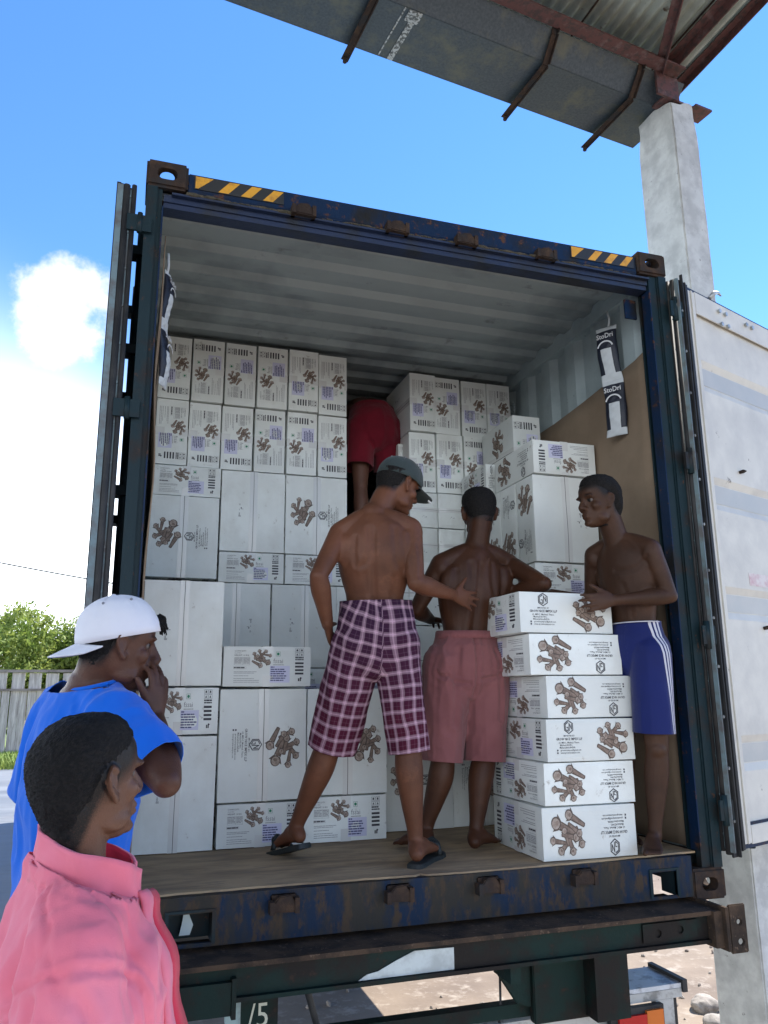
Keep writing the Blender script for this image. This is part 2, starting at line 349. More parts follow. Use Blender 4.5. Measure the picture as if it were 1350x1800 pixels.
tree(25.5, 30.5, 4.6, 2.0, 6, 1, L+'seen through the gap beside the right door')
tree(28.5, 31.5, 4.3, 2.0, 7, 0, L+'beyond the right door panel')
# ================================================================ WIRE
wr = empty('power_line', (-14, 30, GZ), 'thin dark overhead wire crossing the white sky at the left', 'wire')
bm = bmesh.new(); tube(bm, [(-14+i*1.25, 30, 7.6-.165*(i*1.25)-.25*math.sin(math.pi*i/16)) for i in range(17)], .028, 6); obj('cable', bm, M['rubber'], wr)
for px, pz in ((-14, 7.7), (6, 4.4)):
    bm = bmesh.new(); tube(bm, [(px, 30, GZ), (px, 30, pz)], [.13, .09], 10); bx(bm, px-.7, px+.7, 29.94, 30.06, pz-.35, pz-.23)
    obj('pole', bm, m_bark, wr)
# ================================================================ CONTAINER
CW, CH, CL = 2.438, 2.896, 12.19
K = empty('shipping_container', (CW/2, 0, 0), 'open blue shipping container full of white cartons on a green trailer', 'shipping container')
def casting(name, x0, y0, z0):
    bm = bmesh.new(); bx(bm, x0, x0+.162, y0, y0+.178, z0, z0+.118)
    bmesh.ops.bevel(bm, geom=bm.edges[:], offset=.010, segments=3, affect='EDGES')
    me = bpy.data.meshes.new('c'); bm.to_mesh(me); bm.free()
    cut = bmesh.new()
    def slot(c, axis, a, b, l=.5):
        n = 24; poly = []
        for k in range(n):
            t = 2*math.pi*k/n; u = math.cos(t)*b; v = math.sin(t)*b
            u += math.copysign(a-b, math.cos(t)) if abs(math.cos(t)) > 1e-6 else 0
            poly.append((u, v))
        fr = {'y': lambda u, v, t: (c[0]+u, t, c[2]+v), 'x': lambda u, v, t: (t, c[1]+u, c[2]+v), 'z': lambda u, v, t: (c[0]+v, c[1]+u, t)}[axis]
        lo, hi = {'y': (y0-.05, y0+.21), 'x': (x0-.05, x0+.2), 'z': (z0-.05, z0+.17)}[axis]
        A = [cut.verts.new(fr(u, v, lo)) for u, v in poly]; B = [cut.verts.new(fr(u, v, hi)) for u, v in poly]
        fs = [cut.faces.new(A), cut.faces.new(B[::-1])]+[cut.faces.new((A[i], B[i], B[(i+1) % n], A[(i+1) % n])) for i in range(n)]
        bmesh.ops.recalc_face_normals(cut, faces=fs)
    cx, cy, cz = x0+.081, y0+.089, z0+.059
    slot((cx, cy, cz), 'y', .0395, .0255); slot((cx, cy, cz), 'x', .0395, .0255); slot((cx, cy, cz), 'z', .062, .030)
    cm_ = bpy.data.meshes.new('k'); cut.to_mesh(cm_); cut.free(); co = bpy.data.objects.new('k', cm_); COL.objects.link(co)
    me2 = me
    # three crossing tunnels: subtract in one go (self-intersecting cutter)
    me2 = evaluated(me, [('BOOLEAN', dict(operation='DIFFERENCE', object=co, solver='EXACT', use_self=True))])
    bpy.data.objects.remove(co)
    return link('corner_casting', me2, M['rust'] , K)
for x0 in (-.002, CW-.160):
    for y0 in (-.004, CL-.174):
        for z0 in (-.012, CH-.112): casting('corner_casting', x0, y0, z0)
# posts: outer flange, hinge channel, inner flange
for s in (0, 1):
    def X(a): return a if s == 0 else CW-a
    bm = bmesh.new()
    for (a, b, c, d) in (((.003, .044, .004, .03), (.046, .064, .018, .05), (.003, .014, .03, .11), (.040, .048, .012, .06), (.014, .062, .1, .112)) if s == 0 else ((.003, .046, .004, .03), (.050, .094, .018, .05), (.003, .014, .03, .11), (.044, .052, .012, .06), (.014, .09, .1, .112))):
        xa, xb = sorted((X(a), X(b))); bx(bm, xa, xb, c, d, .106, CH-.112)
    o = obj('corner_post', bm, M['post'], K, bevel=.003)
    bm = bmesh.new(); xa, xb = sorted((X(.0645 if s == 0 else .0945), X(.0705 if s == 0 else .1005))); bx(bm, xa, xb, .010, .07, .17, CH-.19)
    obj('post_flange', bm, M['blue'], o, bevel=.002)
    bm = bmesh.new(); xa, xb = sorted((X(.0), X(.16))); bx(bm, xa, xb, CL-.16, CL-.002, .106, CH-.112); obj('corner_post', bm, M['blue'], K, bevel=.01)
# header
bm = bmesh.new()
prism(bm, [(.012, 2.785), (.012, 2.872), (.05, 2.890), (.16, 2.890), (.16, 2.76), (.03, 2.76)], 'x', .16, CW-.16)   # (y,z)
hd = obj('header', bm, M['blue'], K, bevel=.004)
bm = bmesh.new(); bx(bm, .07, CW-.1, .03, .095, 2.712, 2.758); bx(bm, .07, CW-.1, .022, .03, 2.735, 2.766); bx(bm, .1, CW-.1, .0, .022, 2.757, 2.766)
obj('header_lip', bm, mat('lip_paint', (.007, .018, .055), .5, col2=(.012, .015, .022), s2=6, bump=.3, bs=60), hd, bevel=.002)
# mossy grime along the header ledge (clumps)
rnd = random.Random(8); bm = bmesh.new()
for _ in range(260):
    x = rnd.uniform(.18, CW-.2); s = rnd.uniform(.004, .012)*(1.3 if math.sin(x*5)+math.sin(x*13) > .4 else .7)
    bmesh.ops.create_icosphere(bm, subdivisions=1, radius=1, matrix=Matrix.Translation((x, .006+rnd.uniform(-.004, .006), 2.768+rnd.uniform(0, .006))) @ Matrix.Diagonal((s*2.2, s*.8, s*.8, 1)))
obj('grime', bm, mat('mossy_grime', (.045, .04, .026), .95, col2=(.08, .065, .045), s2=30, bump=1), hd)['kind'] = 'stuff'
# hazard plates
def hazard(x0, x1):
    bm = bmesh.new(); z0, z1, y = 2.806, 2.866, .008
    bx(bm, x0, x1, y, y+.0035, z0, z1, 0); n = 4; p = (x1-x0)/n
    for k in range(n):
        a = x0+k*p+.004; q = [(a, z0+.003), (a+p*.45, z0+.003), (a+p*.45+.045, z1-.003), (a+.045, z1-.003)]
        q = [(min(u, x1-.002), v) for u, v in q]
        if k == 0: q = [(a, z0+.003), (a+.012, z0+.003), (a+p*.45+.03, z1-.003), (a, z1-.003)]
        f = bm.faces.new([bm.verts.new((u, y-.0008, v)) for u, v in q]); f.material_index = 1
    obj('hazard_plate', bm, [M['hazblack'], M['yellow']], hd)
hazard(.185, .55); hazard(1.915, 2.262)
# locking-bar cam keepers, header and sill
def keeper(x, z, y, m, par, s=1):
    s *= .8; bm = bmesh.new(); bx(bm, x-.045, x+.045, y-.004, y+.004, z-.03, z+.03)
    prism(bm, [(x-.04, z-.022), (x+.04, z-.026), (x+.042, z+.0), (x+.018, z+.03), (x-.02, z+.026), (x-.04, z+.005)], 'y', y-.045*s, y-.002)
    bx(bm, x-.052, x-.036, y-.055*s, y, z-.028, z+.012); bx(bm, x+.034, x+.05, y-.05*s, y, z-.028, z+.02)
    obj('cam_keeper', bm, m, par, bevel=.004)
for x in (.632, 1.046, 1.372, 1.771): keeper(x, 2.785, .014, M['rust'], hd)
# sill, with fork pockets
sm = M['blue_sill']; bm = bmesh.new()
P1, P2 = (.225, .365), (2.085, 2.20)
zA, zB = .006, .160
segs = [(.16, P1[0]), (P1[1], P2[0]), (P2[1], CW-.16)]
for a, b in segs: bx(bm, a, b, 0, .012, zA, zB)
for a, b in (P1, P2): bx(bm, a, b, 0, .012, .108, zB); bx(bm, a, b, 0, .012, zA, .018)
bx(bm, .16, CW-.16, .012, .15, .150, .158)
bx(bm, .16, P1[0]-.001, .012, .15, zA, .014); bx(bm, P1[1]+.001, P2[0]-.001, .012, .15, zA, .014)
sill = obj('door_sill', bm, sm, K, bevel=.004)
for (a, b), back in ((P1, True), (P2, False)):
    bm = bmesh.new()     # pocket frames and the left pocket's back
    for q in ((a-.012, a, .014, .112), (b, b+.012, .014, .112)): bx(bm, q[0], q[1], -.006, .10, q[2], q[3])
    bx(bm, a-.012, b+.012, -.006, .10, .1125, .120)
    if back: bx(bm, a, b, .09, .10, .014, .112)
    obj('fork_pocket', bm, M['post'], sill, bevel=.002)
for x in (.604, 1.018, 1.371, 1.770): keeper(x, .118, 0, M['rust'], sill, .9)
bm = bmesh.new()
prism(bm, [(.265, .03), (.30, .03), (.31, .06), (.293, .10), (.278, .10), (.272, .06)], 'y', .06, .066); obj('loose_tag', bm, mat('pale_metal', (.5, .6, .6), .4), sill)
# floor
rnd = random.Random(4); bm = bmesh.new(); n = 90; edge = []
for i in range(n+1):
    x = .102+(CW-.204)*i/n; edge.append((x, .030+.018*math.sin(x*3.1)+rnd.uniform(-.003, .003)+(.02 if 1.1 < x < 1.14 else 0)))
vs = [(bm.verts.new((x, y, .166)), bm.verts.new((x, y, .159)), bm.verts.new((x, 6.0, .166))) for x, y in edge]
for a, b in zip(vs, vs[1:]): bm.faces.new((a[0], b[0], b[2], a[2])); bm.faces.new((a[1], b[1], b[0], a[0]))
obj('floor_board', bm, M['ply'], K)
box('floor', .04, CW-.04, .151, CL-.05, .10, .156, M['rust'], K)
# corrugated walls and roof (trapezoid profile)
def corr(pitch, depth, a, b):
    pts = []; t = a
    while t < b:
        for q, d in ((0, 0), (.25, 0), (.40, 1), (.75, 1), (.90, 0)):
            if t+q*pitch < b: pts.append((t+q*pitch, d*depth))
        t += pitch
    pts.append((b, 0)); return pts
def wall_mesh(name, pts, fn, m, par, inner=None):
    bm = bmesh.new(); A = [[bm.verts.new(fn(t, d, s)) for s in (0, 1)] for t, d in pts]
    for p, q in zip(A, A[1:]): bm.faces.new((p[0], q[0], q[1], p[1]))
    o = obj(name, bm, m, par); md = o.modifiers.new('solid', 'SOLIDIFY'); md.thickness = .002; md.offset = 0; return o
P = corr(.278, .036, .115, CL-.16)
wall_mesh('side_wall', P, lambda t, d, s: (CW-.010-d, t, (.10, 2.80)[s]), M['inner'], K)
wall_mesh('side_wall', P, lambda t, d, s: (.010+d, t, (.10, 2.80)[s]), M['inner'], K)
P = corr(.209, .030, .16, CL-.16)
m_ceil = mat('grimy_ceiling', (.29, .335, .34), .5, col2=(.13, .155, .165), s2=1.5, lo=.48, hi=.70, col3=(.13, .14, .14), s3=5, lo3=.60, hi3=.74, vary=.1)
wall_mesh('roof_panel', P, lambda t, d, s: ((.03, CW-.03)[s], t, 2.862+d), m_ceil, K)
for s in (0, 1):
    xa, xb = sorted((.004 if s == 0 else CW-.004, .066 if s == 0 else CW-.066)); box('top_rail', xa, xb, .18, CL-.18, 2.79, 2.889, M['inner'], K)
    xa, xb = sorted((.0 if s == 0 else CW, .05 if s == 0 else CW-.05)); box('bottom_rail', xa, xb, .18, CL-.18, .0, .15, M['blue'], K)
box('front_wall', .16, CW-.16, CL-.06, CL-.04, .1, 2.87, M['inner'], K)
for y in (.5, 1.55, 2.6, 3.7):     # lashing rings high on the right wall
    bm = bmesh.new()
    for k in range(10):
        a, b = 2*math.pi*k/10, 2*math.pi*(k+1)/10; tube(bm, [(CW-.052, y+.035*math.cos(a), 2.66+.035*math.sin(a)), (CW-.052, y+.035*math.cos(b), 2.66+.035*math.sin(b))], .006, 6)
    obj('lashing_ring', bm, M['inner'], K)

box('gusset', 2.27, 2.335, .115, .125, 2.60, 2.70, M['blue'], K)

# ---------------------------------------------------------------- cardboard linings
def lining(name, X, prof, thick, label):
    bm = bmesh.new(); rows = []
    for i, (y, z) in enumerate(prof):
        nseg = 26; rows.append([bm.verts.new((X+.006*math.sin(y*7+k*.5)+.004*math.sin(k*.9), y+(.012*math.sin(k*.8)+.018*math.sin(k*.31) if i == 0 else 0), .168+(z-.168)*k/nseg)) for k in range(nseg+1)])
    for a, b in zip(rows, rows[1:]):
        for k in range(len(a)-1): bm.faces.new((a[k], a[k+1], b[k+1], b[k]))
    o = obj(name, bm, M['cardboard'], smooth=True); md = o.modifiers.new('s', 'SOLIDIFY'); md.thickness = thick; md.offset = 0
    return tag(o, label, 'cardboard sheet')
lining('cardboard_sheet', 2.368, [(.11, 2.44), (.2, 2.425), (.4, 2.40), (.7, 2.37), (1.0, 2.36), (1.3, 2.35), (1.9, 2.34)], .005, 'tall brown cardboard sheet lining the right wall of the container')
lining('cardboard_sheet', .086, [(.055, 2.62), (.2, 2.5), (.45, 2.3), (.72, 1.36)], .005, 'narrow ragged brown cardboard edge lining the left wall beside the post')

# ================================================================ DOORS (hinged at the corner posts)
def door(side, ang, label):
    """local frame: x from the hinge along the leaf, y = outside face direction when closed (-), z up"""
    W_, T_ = 1.165, .05
    D = empty('container_door', (0, 0, 0), label, 'container door', 'doors of the shipping container')
    if side > 0:   # right leaf: local +x runs from hinge towards the middle when closed (= world -X)
        D.location = (2.466, -.026, 0); D.rotation_euler = (0, 0, R(ang-180))
    else:
        D.location = (-.083, .006, 0); D.rotation_euler = (0, 0, R(-ang))
    D.scale = (1, 1, 1)
    sgn = 1 if side < 0 else -1       # local y of the OUTSIDE face: for left leaf -y, for right leaf +y
    def B(name, bm, m, par=None, bevel=.002, smooth=False):
        if sgn < 0:
            for v in bm.verts: v.co.y = -v.co.y
            bmesh.ops.reverse_faces(bm, faces=bm.faces[:])
        o = obj(name, bm, m, None, bevel=bevel, smooth=smooth); o.parent = par or D; return o
    z0, z1 = .165, 2.757
    bm = bmesh.new()     # frame tubes
    bx(bm, .0, .05, -T_, 0, z0, z1); bx(bm, W_-.05, W_, -T_, 0, z0, z1); bx(bm, .05, W_-.05, -T_, 0, z0, z0+.10); bx(bm, .05, W_-.05, -T_, 0, z1-.10, z1)
    fr = B('door_frame', bm, M['blue'])
    # corrugated panel; horizontal ribs; inside painted grey
    bm = bmesh.new(); prof = []; z = z0+.10
    ribs = [(2.52, 2.36), (1.60, 1.45), (1.00, .88), (.46, .35)]
    ribs = [(2.375, 2.255), (1.78, 1.66), (1.26, 1.15), (.60, .49)]
    zs = [(z0+.10, 0)]
    for a, b in sorted([(b, a) for a, b in ribs]): zs += [(a-.02, 0), (a+.012, 1), (b-.012, 1), (b+.02, 0)]
    zs.append((z1-.10, 0))
    # inner skin (towards +y) and outer skin
    def skin(y0, amp, mi):
        A = [[bm.verts.new((x, y0+amp*d, zz)) for x in (.05, W_-.05)] for zz, d in zs]
        for p, q in zip(A, A[1:]): f = bm.faces.new((p[0], q[0], q[1], p[1])); f.material_index = mi
    skin(-.012, -.014, 0); skin(-.016, -.014, 1)
    pn = B('door_panel', bm, [M['doorgrey'] if side > 0 else M['post'], M['blue']], bevel=0)
    bm = bmesh.new()
    for a, b in ribs: bx(bm, .052, W_-.052, -.0255, -.0240, b+.016, a-.016)
    B('rib_face', bm, M['doordull'] if side > 0 else M['post'], pn, bevel=0)
    # inside lining strips on the frame (white painted), gasket, hinge blades
    bm = bmesh.new(); bx(bm, .085, .15, 0, .006, z0+.02, z1-.02); bx(bm, .151, W_-.06, 0, .006, z1-.13, z1-.012); bx(bm, .151, W_-.06, 0, .006, z0+.015, z0+.09)
    bx(bm, .11, .125, .006, .012, z0+.02, z1-.02)
    B('inner_trim', bm, M['doorgrey'] if side > 0 else mat('teal_grey_trim', (.10, .17, .19), .45, col2=(.08, .12, .14), s2=9))
    bm = bmesh.new(); tube(bm, [(-.006, -.012, z0-.01), (-.006, -.012, z1+.004)], .014, 8); tube(bm, [(-.004, -.040, z0), (-.004, -.040, z1+.01)], .010, 8)
    bx(bm, -.012, .033, .001, .010, z0-.02, z1+.006); bx(bm, .018, .026, .010, .026, z0-.02, z1+.03); bx(bm, .048, .058, .001, .02, z0, z1); bx(bm, .070, .084, .001, .012, z0, z1)
    B('gasket', bm, M['rubber'])
    # grey strip with bolts along the hinge edge
    bm = bmesh.new(); bx(bm, -.004, -.0005, -.036, -.014, z0+.01, z1-.01); bx(bm, -.010, -.001, -.004, .0, z0, z1); bx(bm, -.016, -.012, .0005, .022, z0, z1)
    for k in range(17): bmesh.ops.create_cone(bm, cap_ends=True, segments=10, radius1=.007, radius2=.005, depth=.006, matrix=Matrix.Translation((-.007, -.025, z0+.07+k*.155)) @ Matrix.Rotation(R(-90), 4, 'Y'))
    B('edge_strip', bm, mat('dull_edge_strip', (.13, .19, .21), .55, col2=(.10, .10, .10), s2=12), bevel=0)
    # lock rods on the outside
    bm = bmesh.new()
    for x in (.30, .86):
        tube(bm, [(x, -T_-.035, z0-.03), (x, -T_-.035, z1+.03)], .017, 12)
        for z in (.4, 1.0, 1.6, 2.2, 2.65): bx(bm, x-.035, x+.035, -T_-.055, -T_, z-.02, z+.02)
        bx(bm, x-.02, x+.30, -T_-.062, -T_-.05, 1.10, 1.14)
    B('lock_rod', bm, M['post'])
    # bolts on the inner rim
    bm = bmesh.new()
    for k in range(12):
        z = z0+.12+k*.21; bmesh.ops.create_cone(bm, cap_ends=True, segments=10, radius1=.008, radius2=.005, depth=.008, matrix=Matrix.Translation((.012, .013, z)) @ Matrix.Rotation(R(90), 4, 'X'))
    for x, z in ((.36, 2.70), (.42, 2.70), (.37, 2.63), (.43, 2.635), (.62, 2.70), (.68, 2.70)): bmesh.ops.create_cone(bm, cap_ends=True, segments=10, radius1=.013, radius2=.010, depth=.014, matrix=Matrix.Translation((x, .012, z)) @ Matrix.Rotation(R(90), 4, 'X'))
    B('bolt', bm, M['silver'])
    bm = bmesh.new()
    tube(bm, [(.30, .0, z1), (.33, .01, z1+.035), (.37, .01, z1+.05), (.40, .01, z1+.04)], [.012, .013, .009, .004], 8)
    B('hook', bm, M['silver'])
    if side > 0:
        bm = bmesh.new(); bx(bm, .40, .75, -.0115, -.0105, 1.30, 1.36); B('red_stain', bm, mat('faded_red_lettering', (.62, .56, .53), .6, col2=(.52, .34, .35), s2=14, lo=.45, hi=.6, vary=0), pn, bevel=0)
        bm = bmesh.new()
        for x, z in ((.42, 1.86), (.48, 1.10)): tube(bm, [(x, -.012, z), (x+.01, .006, z+.004), (x+.03, .01, z+.008)], [.008, .010, .003], 8)
        B('bolt', bm, M['rust'], pn)
    return D
door(1, 199.1-0, 'container door swung wide open at the right, its pale grey ribbed inside showing')
door(-1, 268.3, 'container door folded back along the left side, seen edge-on with bolts and rubber seal')

for z in (.33, 1.05, 1.84, 2.60):
    for s in (0, 1):
        bm = bmesh.new()
        if s == 0: bx(bm, -.062, .030, -.014, -.004, z-.034, z+.034); tube(bm, [(-.014, -.012, z-.042), (-.014, -.012, z+.042)], .010, 10)
        else: bx(bm, CW-.022, CW+.046, -.038, -.028, z-.04, z+.04); tube(bm, [(CW+.006, -.030, z-.06), (CW+.006, -.030, z+.06)], .014, 10)
        obj('hinge', bm, M['post'], K, bevel=.003)
# ================================================================ TRAILER CHASSIS
T = empty('trailer_chassis', (CW/2, 0, GZ), 'dark green muddy trailer frame carrying the container', 'trailer')
bm = bmesh.new()      # rear bolster: top flange, web, bottom flange
bx(bm, .10, 2.25, -.13, .16, -.030, -.0145)
obj('top_flange', bm, M['dirtsteel'], T, bevel=.003)
bm = bmesh.new(); bx(bm, .10, 2.25, -.10, -.085, -.118, -.031); bx(bm, .10, 2.25, -.118, .10, -.132, -.119)
bx(bm, .10, .115, -.12, .1, -.132, -.031)
bolster = obj('bolster', bm, M['green'], T, bevel=.003)
bm = bmesh.new(); prism(bm, [(.84, -.117), (1.185, -.117), (1.185, -.048), (1.04, -.045), (.97, -.070), (.91, -.095), (.87, -.101)], 'y', -.1045, -.1015)
obj('reflector_tape', bm, mat('torn_pale_tape', (.50, .56, .56), .4, col2=(.36, .40, .40), s2=12, vary=.05), bolster)
bm = bmesh.new()      # twist-lock bracket at the right end with holes
def holed(bm, x0, x1, y, z0, z1, holes, th):
    me = bpy.data.meshes.new('p'); b2 = bmesh.new(); bx(b2, x0, x1, y, y+th, z0, z1); b2.to_mesh(me); b2.free()
    c = bmesh.new()
    for hx, hz, r in holes: bmesh.ops.create_cone(c, cap_ends=True, segments=18, radius1=r, radius2=r, depth=.4, matrix=Matrix.Translation((hx, y, hz)) @ Matrix.Rotation(R(90), 4, 'X'))
    cm = bpy.data.meshes.new('c'); c.to_mesh(cm); c.free(); co = bpy.data.objects.new('c', cm); COL.objects.link(co)
    r = evaluated(me, [('BOOLEAN', dict(operation='DIFFERENCE', object=co, solver='EXACT'))]); bpy.data.objects.remove(co); bm.from_mesh(r)
holed(bm, 2.305, 2.385, -.16, -.165, .008, [(2.350, -.055, .009), (2.352, -.125, .011)], .012)
bx(bm, 2.290, 2.304, -.16, .10, -.155, .0); bx(bm, 2.252, 2.289, -.14, .10, -.145, -.016)
obj('twist_lock', bm, M['dirtsteel'], T, bevel=.004)
bm = bmesh.new(); holed(bm, 1.95, 2.20, -.1065, -.108, -.042, [(2.02, -.080, .012), (2.12, -.075, .012)], .004); obj('web_plate', bm, M['green'], bolster, bevel=.002)
bm = bmesh.new(); bx(bm, .14, .42, -.125, -.101, -.165, -.07); bx(bm, .421, .435, -.13, .0, -.175, -.06); obj('end_box', bm, M['green'], bolster, bevel=.012)
# hanging bracket below the bolster, main rails, cross members
bm = bmesh.new(); bx(bm, 1.53, 1.87, -.02, .02, -.36, -.133); prism(bm, [(1.36, -.133), (1.53, -.133), (1.53, -.31), (1.47, -.29)], 'y', .0, .015); bx(bm, 1.74, 1.88, -.10, -.021, -.35, -.133); bx(bm, 1.40, 1.44, -.1, .04, -.19, -.133)
obj('hanger_bracket', bm, M['green'], T, bevel=.004)
bm = bmesh.new()
for x in (.62, 1.70): bx(bm, x, x+.13, .161, 11.6, -.12, -.055)
for y in (1.2, 3, 5, 7, 9, 11): bx(bm, .08, .62, y, y+.1, -.10, -.06); bx(bm, .75, 1.70, y, y+.1, -.10, -.06); bx(bm, 1.83, 2.36, y, y+.1, -.10, -.06)
obj('main_rail', bm, M['green'], T, bevel=.003)
# rear under-run bumper: dark green tube, silver beam, step, lamps
bm = bmesh.new(); bar(bm, (.42, .12, -.345), (1.76, .045, -.322), .05, .045); obj('bumper_tube', bm, M['green'], T, bevel=.004)
bm = bmesh.new(); bar(bm, (.50, .11, -.418), (1.93, .03, -.386), .04, .070); bb = obj('bumper', bm, M['silver'], T, bevel=.004)
bm = bmesh.new(); bx(bm, 1.70, 2.18, .0, .20, -.313, -.297); obj('step_plate', bm, mat('scratched_step', (.50, .52, .54), .5, metal=.0, col2=(.20, .20, .21), s2=14, lo=.5, hi=.6, col3=(.60, .64, .68), s3=22, lo3=.55, hi3=.65), T, bevel=.003)
bm = bmesh.new(); bx(bm, 2.181, 2.202, -.01, .21, -.328, -.284); obj('step_cap', bm, M['rubber'], T, bevel=.005)
bm = bmesh.new(); bx(bm, 1.70, 2.18, -.001, .02, -.345, -.314); bx(bm, 2.06, 2.14, .0, .03, -.56, -.346); obj('step_front', bm, M['silver'], T, bevel=.002)
bm = bmesh.new(); bx(bm, 1.84, 2.075, -.025, .0, -.53, -.350); lp = obj('tail_lamp', bm, M['rubber'], T, bevel=.006)
bm = bmesh.new(); bx(bm, 1.870, 1.990, -.038, -.0255, -.52, -.372); obj('red_lens', bm, M['redlens'], lp, bevel=.006)
bm = bmesh.new(); bx(bm, 1.9912, 2.064, -.038, -.0255, -.52, -.362); obj('amber_lens', bm, M['amberlens'], lp, bevel=.006)
bm = bmesh.new(); bx(bm, 2.142, 2.168, .02, .05, -.6, -.315); obj('lamp_stay', bm, M['rubber'], T)
# hanging number board and pale side strip
bm = bmesh.new(); bx(bm, .474, .600, .04, .046, -.62, -.133); nb = obj('number_board', bm, M['green'], T, bevel=.001)
bm = bmesh.new(); prism(bm, [(.415, -.16), (.472, -.150), (.472, -.62), (.455, -.62)], 'y', .02, .03); obj('pale_strip', bm, mat('pale_teal_paint', (.30, .42, .42), .5, col2=(.16, .2, .2), s2=14), nb)
def textmesh(s, size, align='CENTER', res=2, bold=0, sx=1, spacing=1):
    c = bpy.data.curves.new('t', 'FONT'); c.body = s; c.size = size; c.align_x = align; c.align_y = 'CENTER'; c.resolution_u = res; c.offset = bold; c.space_character = spacing
    o = bpy.data.objects.new('t', c); COL.objects.link(o); dg = bpy.context.evaluated_depsgraph_get(); dg.update()
    me = bpy.data.meshes.new_from_object(o.evaluated_get(dg)); bpy.data.objects.remove(o)
    a = getco(me); a[:, 0] *= sx; setco(me, a); return me
bm = bmesh.new(); bm.from_mesh(textmesh('/5', .105, res=3, sx=.9)); bm.transform(Matrix.Translation((.535, .0385, -.235)) @ Matrix.Rotation(R(90), 4, 'X')); obj('number', bm, mat('cream_lettering', (.55, .56, .45), .6, vary=0), nb)
# air hose, thin cord
bm = bmesh.new(); tube(bm, [(.70, .1, -.10), (.715, .1, -.20), (.755, .12, -.32), (.83, .16, -.50), (.93, .2, -.66)], .012, 8)
obj('air_hose', bm, M['rubber'], T)
bm = bmesh.new(); tube(bm, [(1.43, .05, -.18), (1.428, .05, -.30), (1.42, .05, -.37)], .005, 6); obj('cord', bm, M['rubber'], T)
# running gear, out of sight from behind
for x0 in (.02, 1.85):
    for y in (4.6, 5.9, 7.2):
        bm = bmesh.new()
        pr = [(-.14, .30), (-.15, .44), (-.12, .50), (.12, .50), (.15, .44), (.14, .30), (.05, .27), (-.05, .27)]; n = 40; xc = x0+.28
        for half in (-.16, .16):
            rings = [[bm.verts.new((xc+half+u*.9, y+r*math.cos(2*math.pi*k/n), GZ+.50+r*math.sin(2*math.pi*k/n))) for u, r in pr] for k in range(n)]
            for k in range(n):
                for j in range(len(pr)): bm.faces.new((rings[k][j], rings[k][(j+1) % 8], rings[(k+1) % n][(j+1) % 8], rings[(k+1) % n][j]))
        bmesh.ops.recalc_face_normals(bm, faces=bm.faces[:]); wh = obj('wheel', bm, M['rubber'], T, smooth=False)
        bm = bmesh.new(); bmesh.ops.create_cone(bm, cap_ends=True, segments=28, radius1=.28, radius2=.28, depth=.44, matrix=Matrix.Translation((xc, y, GZ+.5)) @ Matrix.Rotation(R(90), 4, 'Y')); obj('rim', bm, M['green'], wh)
for y in (4.6, 5.9, 7.2):
    bm = bmesh.new(); tube(bm, [(.3, y, GZ+.5), (2.1, y, GZ+.5)], .07, 10); bx(bm, .63, .74, y-.06, y+.06, GZ+.5, -.12); bx(bm, 1.71, 1.82, y-.06, y+.06, GZ+.5, -.12)
    obj('axle', bm, M['dirtsteel'], T)
for x in (.35, 1.96): box('support_leg', x, x+.12, 10, 10.12, GZ, -.06, M['green'], T)

# ================================================================ SHED ROOF: gutter, trusses, sheet, column
g = Vector((.992, .125, 0)).normalized(); b_ = Vector((g.y, -g.x, 0)); up = Vector((0, 0, 1))
O = Vector((3.31, 1.107, 4.50))                  # lower outer lip of the gutter where it meets the column
def G(a, c, z): return O+g*a+b_*c+up*z          # along gutter, towards the camera, up
RF = empty('shed_roof', (O.x, O.y, GZ), 'rusty open shed roof of corrugated sheet with a wide galvanised gutter', 'roof')
def gbox(bm, a0, a1, c0, c1, z0, z1, mi=0):
    vs = bx(bm, 0, 1, 0, 1, 0, 1, mi)
    for v in vs: v.co = G(a0+(a1-a0)*v.co.x, c0+(c1-c0)*v.co.y, z0+(z1-z0)*v.co.z)
GA, GE = -9.5, -.13
bm = bmesh.new(); gbox(bm, GA, GE, 0, .36, 0, .004); gbox(bm, GA, GE, -.004, .0, 0, .02)
gbox(bm, GA, GE, -.003, .0, .02, .03)
# sloping inner side: bottom inner edge rises towards the wall angle
vs = bx(bm, 0, 1, 0, 1, 0, 1)
for v in vs: v.co = G(GA+(GE-GA)*v.co.x, .361+.11*v.co.z+.004*v.co.y, .002+.13*v.co.z)
gbox(bm, GA, GE, -.012, -.005, 0, .10)
bmesh.ops.recalc_face_normals(bm, faces=bm.faces[:])
gut = obj('gutter', bm, M['galv'], RF)
bm = bmesh.new()      # sheet lap with whitish leaked sealant
gbox(bm, -2.09, -2.082, -.004, .36, -.004, -.0005); gbox(bm, -2.03, -1.995, -.006, .33, -.006, -.0005); gbox(bm, -2.06, -1.98, .29, .36, -.012, -.0005)
obj('lap_joint', bm, mat('leached_sealant', (.42, .45, .45), .9, col2=(.10, .11, .11), s2=60, lo=.45, hi=.55, col3=(.25, .2, .1), s3=20), gut)
def bracket(a, over):
    bm = bmesh.new()
    for (c0, z0, c1, z1) in ((-over, -.055, .37, -.030), (.37, -.030, .47, .10), (.47, .10, .49, .18)):
        p0, p1 = G(a, c0, z0), G(a, c1, z1)
        bar(bm, p0, p1, .034, .006); q = g*.0225; bar(bm, p0+q+up*.012, p1+q+up*.012, .006, .05)
    bmesh.ops.create_cone(bm, cap_ends=True, segments=6, radius1=.014, radius2=.012, depth=.03, matrix=Matrix.Translation(G(a, -over+.02, -.075)))
    obj('gutter_bracket', bm, M['rust'], RF, bevel=.002)
for a, o_ in ((-6.1, .04), (-5.1, .04), (-4.1, .05), (-2.28, .07), (-1.16, .08), (-.50, .10)): bracket(a, o_)
bm = bmesh.new()      # eaves angle
